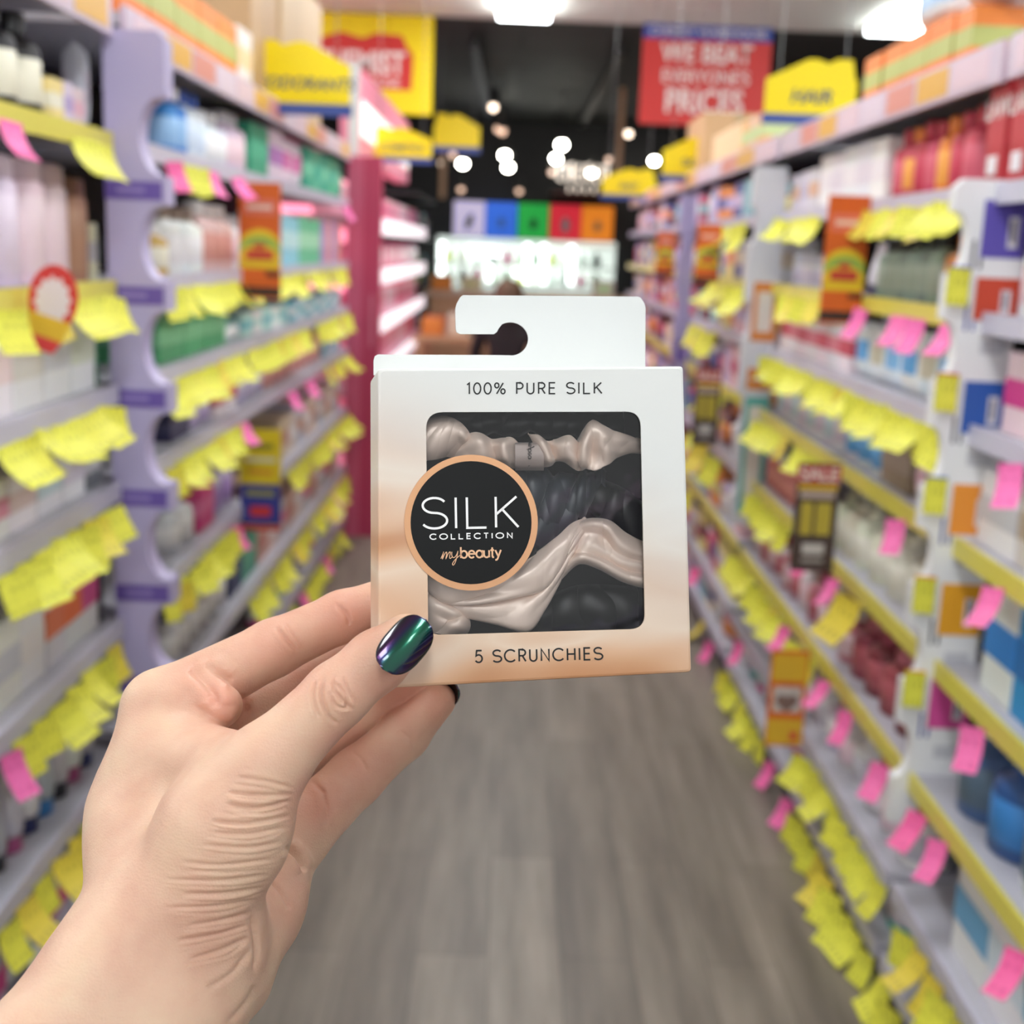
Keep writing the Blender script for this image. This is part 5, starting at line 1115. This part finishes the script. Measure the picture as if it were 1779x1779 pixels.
for i, (c, mk) in enumerate((((206, 196, 232), (90, 90, 110)), ((50, 110, 230), (90, 150, 240)), ((30, 176, 70), (20, 110, 60)), ((226, 40, 60), (170, 196, 206)), ((250, 140, 30), (240, 190, 120)))):
    x = -.79 + i * .405; m = glow('backlit_' + ('lilac', 'blue', 'green', 'red', 'orange')[i], lin(*c), .55); bsdf(m).inputs['Base Color'].default_value = lin(*c)
    o = MB().box(x, x + .395, 16.4, 16.45, 1.57, 2.0, .01).build('picture_panel', m); nm = ('lilac', 'blue', 'green', 'red', 'orange')[i]
    MB().prism([(x + .2 + .05 * math.cos(a) + (.03 if i == 0 else 0) * math.sin(a), 1.75 + (.1 if i in (0, 3) else .07) * math.sin(a)) for a in np.linspace(0, 2 * PI, 14, False)], 'y', 16.396, 16.4).build('printed_shape', P_PAPER, o, color=lin(*mk))
    tag(o, f'{nm} backlit picture panel above the lit wall display', 'panel', 'coloured backlit panels')
    MB().box(x + .15, x + .25, 16.45, 16.9, 1.75, 1.8).build('wall_bracket', m_can, o)
# glowing letters on the black wall: an unreadable lit name
lt = empty('lit_letters', (.78, 15.6, 2.1)); tag(lt, 'warm white glowing wall letters beside the low yellow roof sign', 'lit sign'); m_let = glow('glowing_letter', (1, .84, .68, 1), 1.1)
for k in range(6):
    x = -.27 + k * .105; MB().tube([(x - .03, 0, .16), (x - .03, 0, .33), (x + .03, 0, .36), (x + .03, 0, .16)] if k % 2 else [(x + .03, 0, .34), (x - .03, 0, .3), (x - .03, 0, .18), (x + .03, 0, .15)], .017, 8).build('letter', m_let, lt)
for k in range(4): MB().tube([(-.16 + k * .1, 0, .03), (-.16 + k * .1, 0, .1)], .016, 8).build('small_letter', m_let, lt)
MB().box(-.36, .36, .03, 1.3, .02, .05).build('wall_bracket', m_can, lt)
m_wood = pbr('oak_veneer', lin(214, 172, 134), .5)
def woodgrain():
    m = m_wood; tc = node(m, 'ShaderNodeTexCoord'); mp = node(m, 'ShaderNodeMapping'); mp.inputs['Scale'].default_value = (1.5, 12, 18); wire(m, tc.outputs['Object'], mp.inputs[0]); nz = node(m, 'ShaderNodeTexNoise'); nz.inputs['Scale'].default_value = 2; wire(m, mp.outputs[0], nz.inputs['Vector'])
    r = ramp(m, [(.3, lin(196, 150, 112)), (.7, lin(222, 180, 140))]); wire(m, nz.outputs['Fac'], r.inputs[0]); wire(m, r.outputs[0], bsdf(m).inputs['Base Color'])
woodgrain()
ct = empty('counter', (.32, 12.3, 0)); tag(ct, 'long oak service counter at the end of the aisle', 'counter')
MB().box(-1.1, 1.1, -.3, .3, .1, .98).build('front_panel', m_wood, ct); MB().box(-1.15, 1.15, -.34, .34, .98, 1.03, .008).build('worktop', pbr('pale_worktop', lin(226, 198, 170), .35), ct); MB().box(-1.05, 1.05, -.26, .26, 0, .1).build('kickboard', m_can, ct)
for i, (x, c) in enumerate(((-.68, (240, 150, 60)), (-.4, (236, 226, 200)), (.85, (220, 200, 190)))):
    o = MB().box(-.1, .1, -.08, .08, 0, .14, .01).build('counter_display', P_PAPER, color=lin(*c)); o.location = (x, 12.2, 1.0306); tag(o, f'{("orange", "cream", "beige")[i]} display box on the oak counter', 'box'); MB().box(-.07, .07, -.083, -.08, .03, .11).build('front_print', P_PAPER, o, color=lin(*jit(c, 30)))
# low table of goods between stand and counter
tb2 = empty('display_table', (-.4, 10.2, 0)); tag(tb2, 'low oak display table beyond the cosmetics stand', 'table'); MB().box(-.35, .35, -.5, .5, .72, .76, .006).build('tabletop', m_wood, tb2)
for sx in (-1, 1):
    for sy in (-1, 1): MB().box(sx * .3 - .025, sx * .3 + .025, sy * .44 - .025, sy * .44 + .025, 0, .72).build('leg', m_wood, tb2)
for k in range(6):
    c = [(240, 150, 70), (238, 220, 196), (60, 110, 100), (226, 120, 80), (240, 236, 230), (150, 80, 60)][k]; o = MB().box(-.08, .08, -.07, .07, 0, .13 + .03 * (k % 3), .008).build('gift_box', P_PAPER, color=lin(*c)); o.location = (-.62 + (k % 3) * .2, 9.95 + (k // 3) * .3, .7606)
    MB().box(-.082, .082, -.012, .012, 0, .131 + .03 * (k % 3)).build('ribbon', P_SATIN, o, color=lin(*jit(c, 40))); tag(o, f'{hue(c)} gift box on the low display table, {ORD[k % 3]} in the {("near", "far")[k // 3]} row', 'box', 'gift boxes on the low table')
struct(MB().box(.965, 1.02, 12.95, 13.0, 2.1, 3.02).build('trim_1', m_wood)); struct(MB().box(-.77, -.715, 12.95, 13.0, 1.9, 2.45).build('trim_2', m_wood))
# side run past the stand
pr = empty('shelving_unit', (-1.05, 12.0, 0)); tag(pr, 'dark grey shelving run past the cosmetics stand', 'shelf', 'shelving along the aisle')
MB().box(-.2, -.17, -.9, 1.6, 0, 1.9).build('back_panel', M_BACK, pr)
for z in (.3, .7, 1.1, 1.5, 1.88): MB().box(-.17, .2, -.9, 1.6, z - .02, z).build('shelf', pbr('graphite', lin(70, 70, 74), .5), pr)
for i, z in enumerate((.7, 1.1, 1.5)):
    for k in range(6):
        c = [(40, 44, 44), (60, 120, 100), (226, 226, 220), (90, 90, 96), (220, 200, 90), (50, 60, 60)][(k + i * 2) % 6]
        o = bpy.data.objects.new('bottle', KIT['bottle'][0]); COL.objects.link(o); o.location = (-.93, 11.3 + k * .36, z + .0006); o.scale = (.11, .2, .24); o.color = lin(*c)
        for n_, me_, mt_ in KIT['bottle'][1:]:
            q = bpy.data.objects.new(n_, me_); COL.objects.link(q); q.parent = o; q.color = lin(*jit(c, 60))
        tag(o, f'{hue(c)} bottle on the dark grey shelving, {ORD[k]} from near end, {ORD[2 - i]} filled shelf down', 'bottle', 'bottles on the dark grey shelving')
# a seated shopper far behind the box
def shopper():
    J = {'pel': (0, 0, .5), 'spine': (0, .02, .72), 'chest': (0, .0, .9), 'neck': (0, -.01, 1.0), 'head': (0, -.03, 1.1), 'crown': (0, -.02, 1.2)}
    chain = [('pel', 'spine', .13, .12), ('spine', 'chest', .12, .14), ('chest', 'neck', .13, .055), ('neck', 'head', .05, .08), ('head', 'crown', .085, .07)]
    V = []; E = []; Rr = []; ix = {}
    def v(n, p, r):
        if n not in ix: ix[n] = len(V); V.append(p); Rr.append(r)
        return ix[n]
    for a, b, ra, rb in chain: i = v(a, J[a], ra); E.append((i, v(b, J[b], rb)))
    for s in (-1, 1):
        ids = [ix['chest']] + [v(f'{n}{s}', (s * x, y, z), r) for n, x, y, z, r in (('sh', .17, 0, .9, .06), ('el', .23, .06, .68, .045), ('wr', .14, .24, .62, .03), ('hd', .1, .31, .62, .035))]; E += list(zip(ids, ids[1:]))
        ids = [ix['pel']] + [v(f'{n}{s}', (s * x, y, z), r) for n, x, y, z, r in (('hp', .1, .02, .48, .085), ('kn', .13, .42, .48, .065), ('an', .13, .45, .1, .045), ('ft', .13, .58, .05, .04))]; E += list(zip(ids, ids[1:]))
    me = bpy.data.meshes.new('person'); me.from_pydata(V, E, []); o = bpy.data.objects.new('person', me); COL.objects.link(o)
    sk = o.modifiers.new('skin', 'SKIN'); 
    for i, r in enumerate(Rr): me.skin_vertices[0].data[i].radius = (r, r)
    me.skin_vertices[0].data[0].use_root = True
    sb = o.modifiers.new('sub', 'SUBSURF'); sb.levels = 2; sb.render_levels = 2
    return o
def build_shopper():
    o = shopper(); dg = bpy.context.evaluated_depsgraph_get(); me = bpy.data.meshes.new_from_object(o.evaluated_get(dg)); bpy.data.objects.remove(o)
    me.name = 'person'; me.materials.clear(); me.materials.append(pbr('shopper_skin', lin(206, 150, 124), .5)); me.materials.append(pbr('dark_top', lin(40, 36, 40), .7))
    for p in me.polygons:
        c = p.center; p.use_smooth = True
        p.material_index = 1 if c.z < .97 and not (abs(c.x) < .17 and c.y > .2 and c.z > .58) else 0
    o = link('person', me, None, smooth=True); o.location = (-.03, 8.9, .0)
    hair = MB().lathe([(.02, -.16), (.085, -.13), (.105, -.02), (.1, .06), (.06, .115), (.01, .13)], 20).build('hair', pbr('brown_hair', lin(96, 72, 52), .6), o, True); hair.location = (0, -.055, 1.11)
    tag(o, 'person with brown hair and a dark top seated on a stool, seen from behind', 'person')
    st_ = empty('stool', (-.03, 8.88, 0)); tag(st_, 'round stool under the person in the dark top', 'stool'); MB().lathe([(.16, .32), (.17, .33), (.17, .36), (.15, .37)], 24).build('seat', m_wood, st_, False)
    for a in (.8, 2.4, 3.9, 5.5): MB().tube([(.1 * math.cos(a), .1 * math.sin(a), .32), (.17 * math.cos(a), .17 * math.sin(a), 0)], .014, 8).build('leg', m_can, st_)
build_shopper()
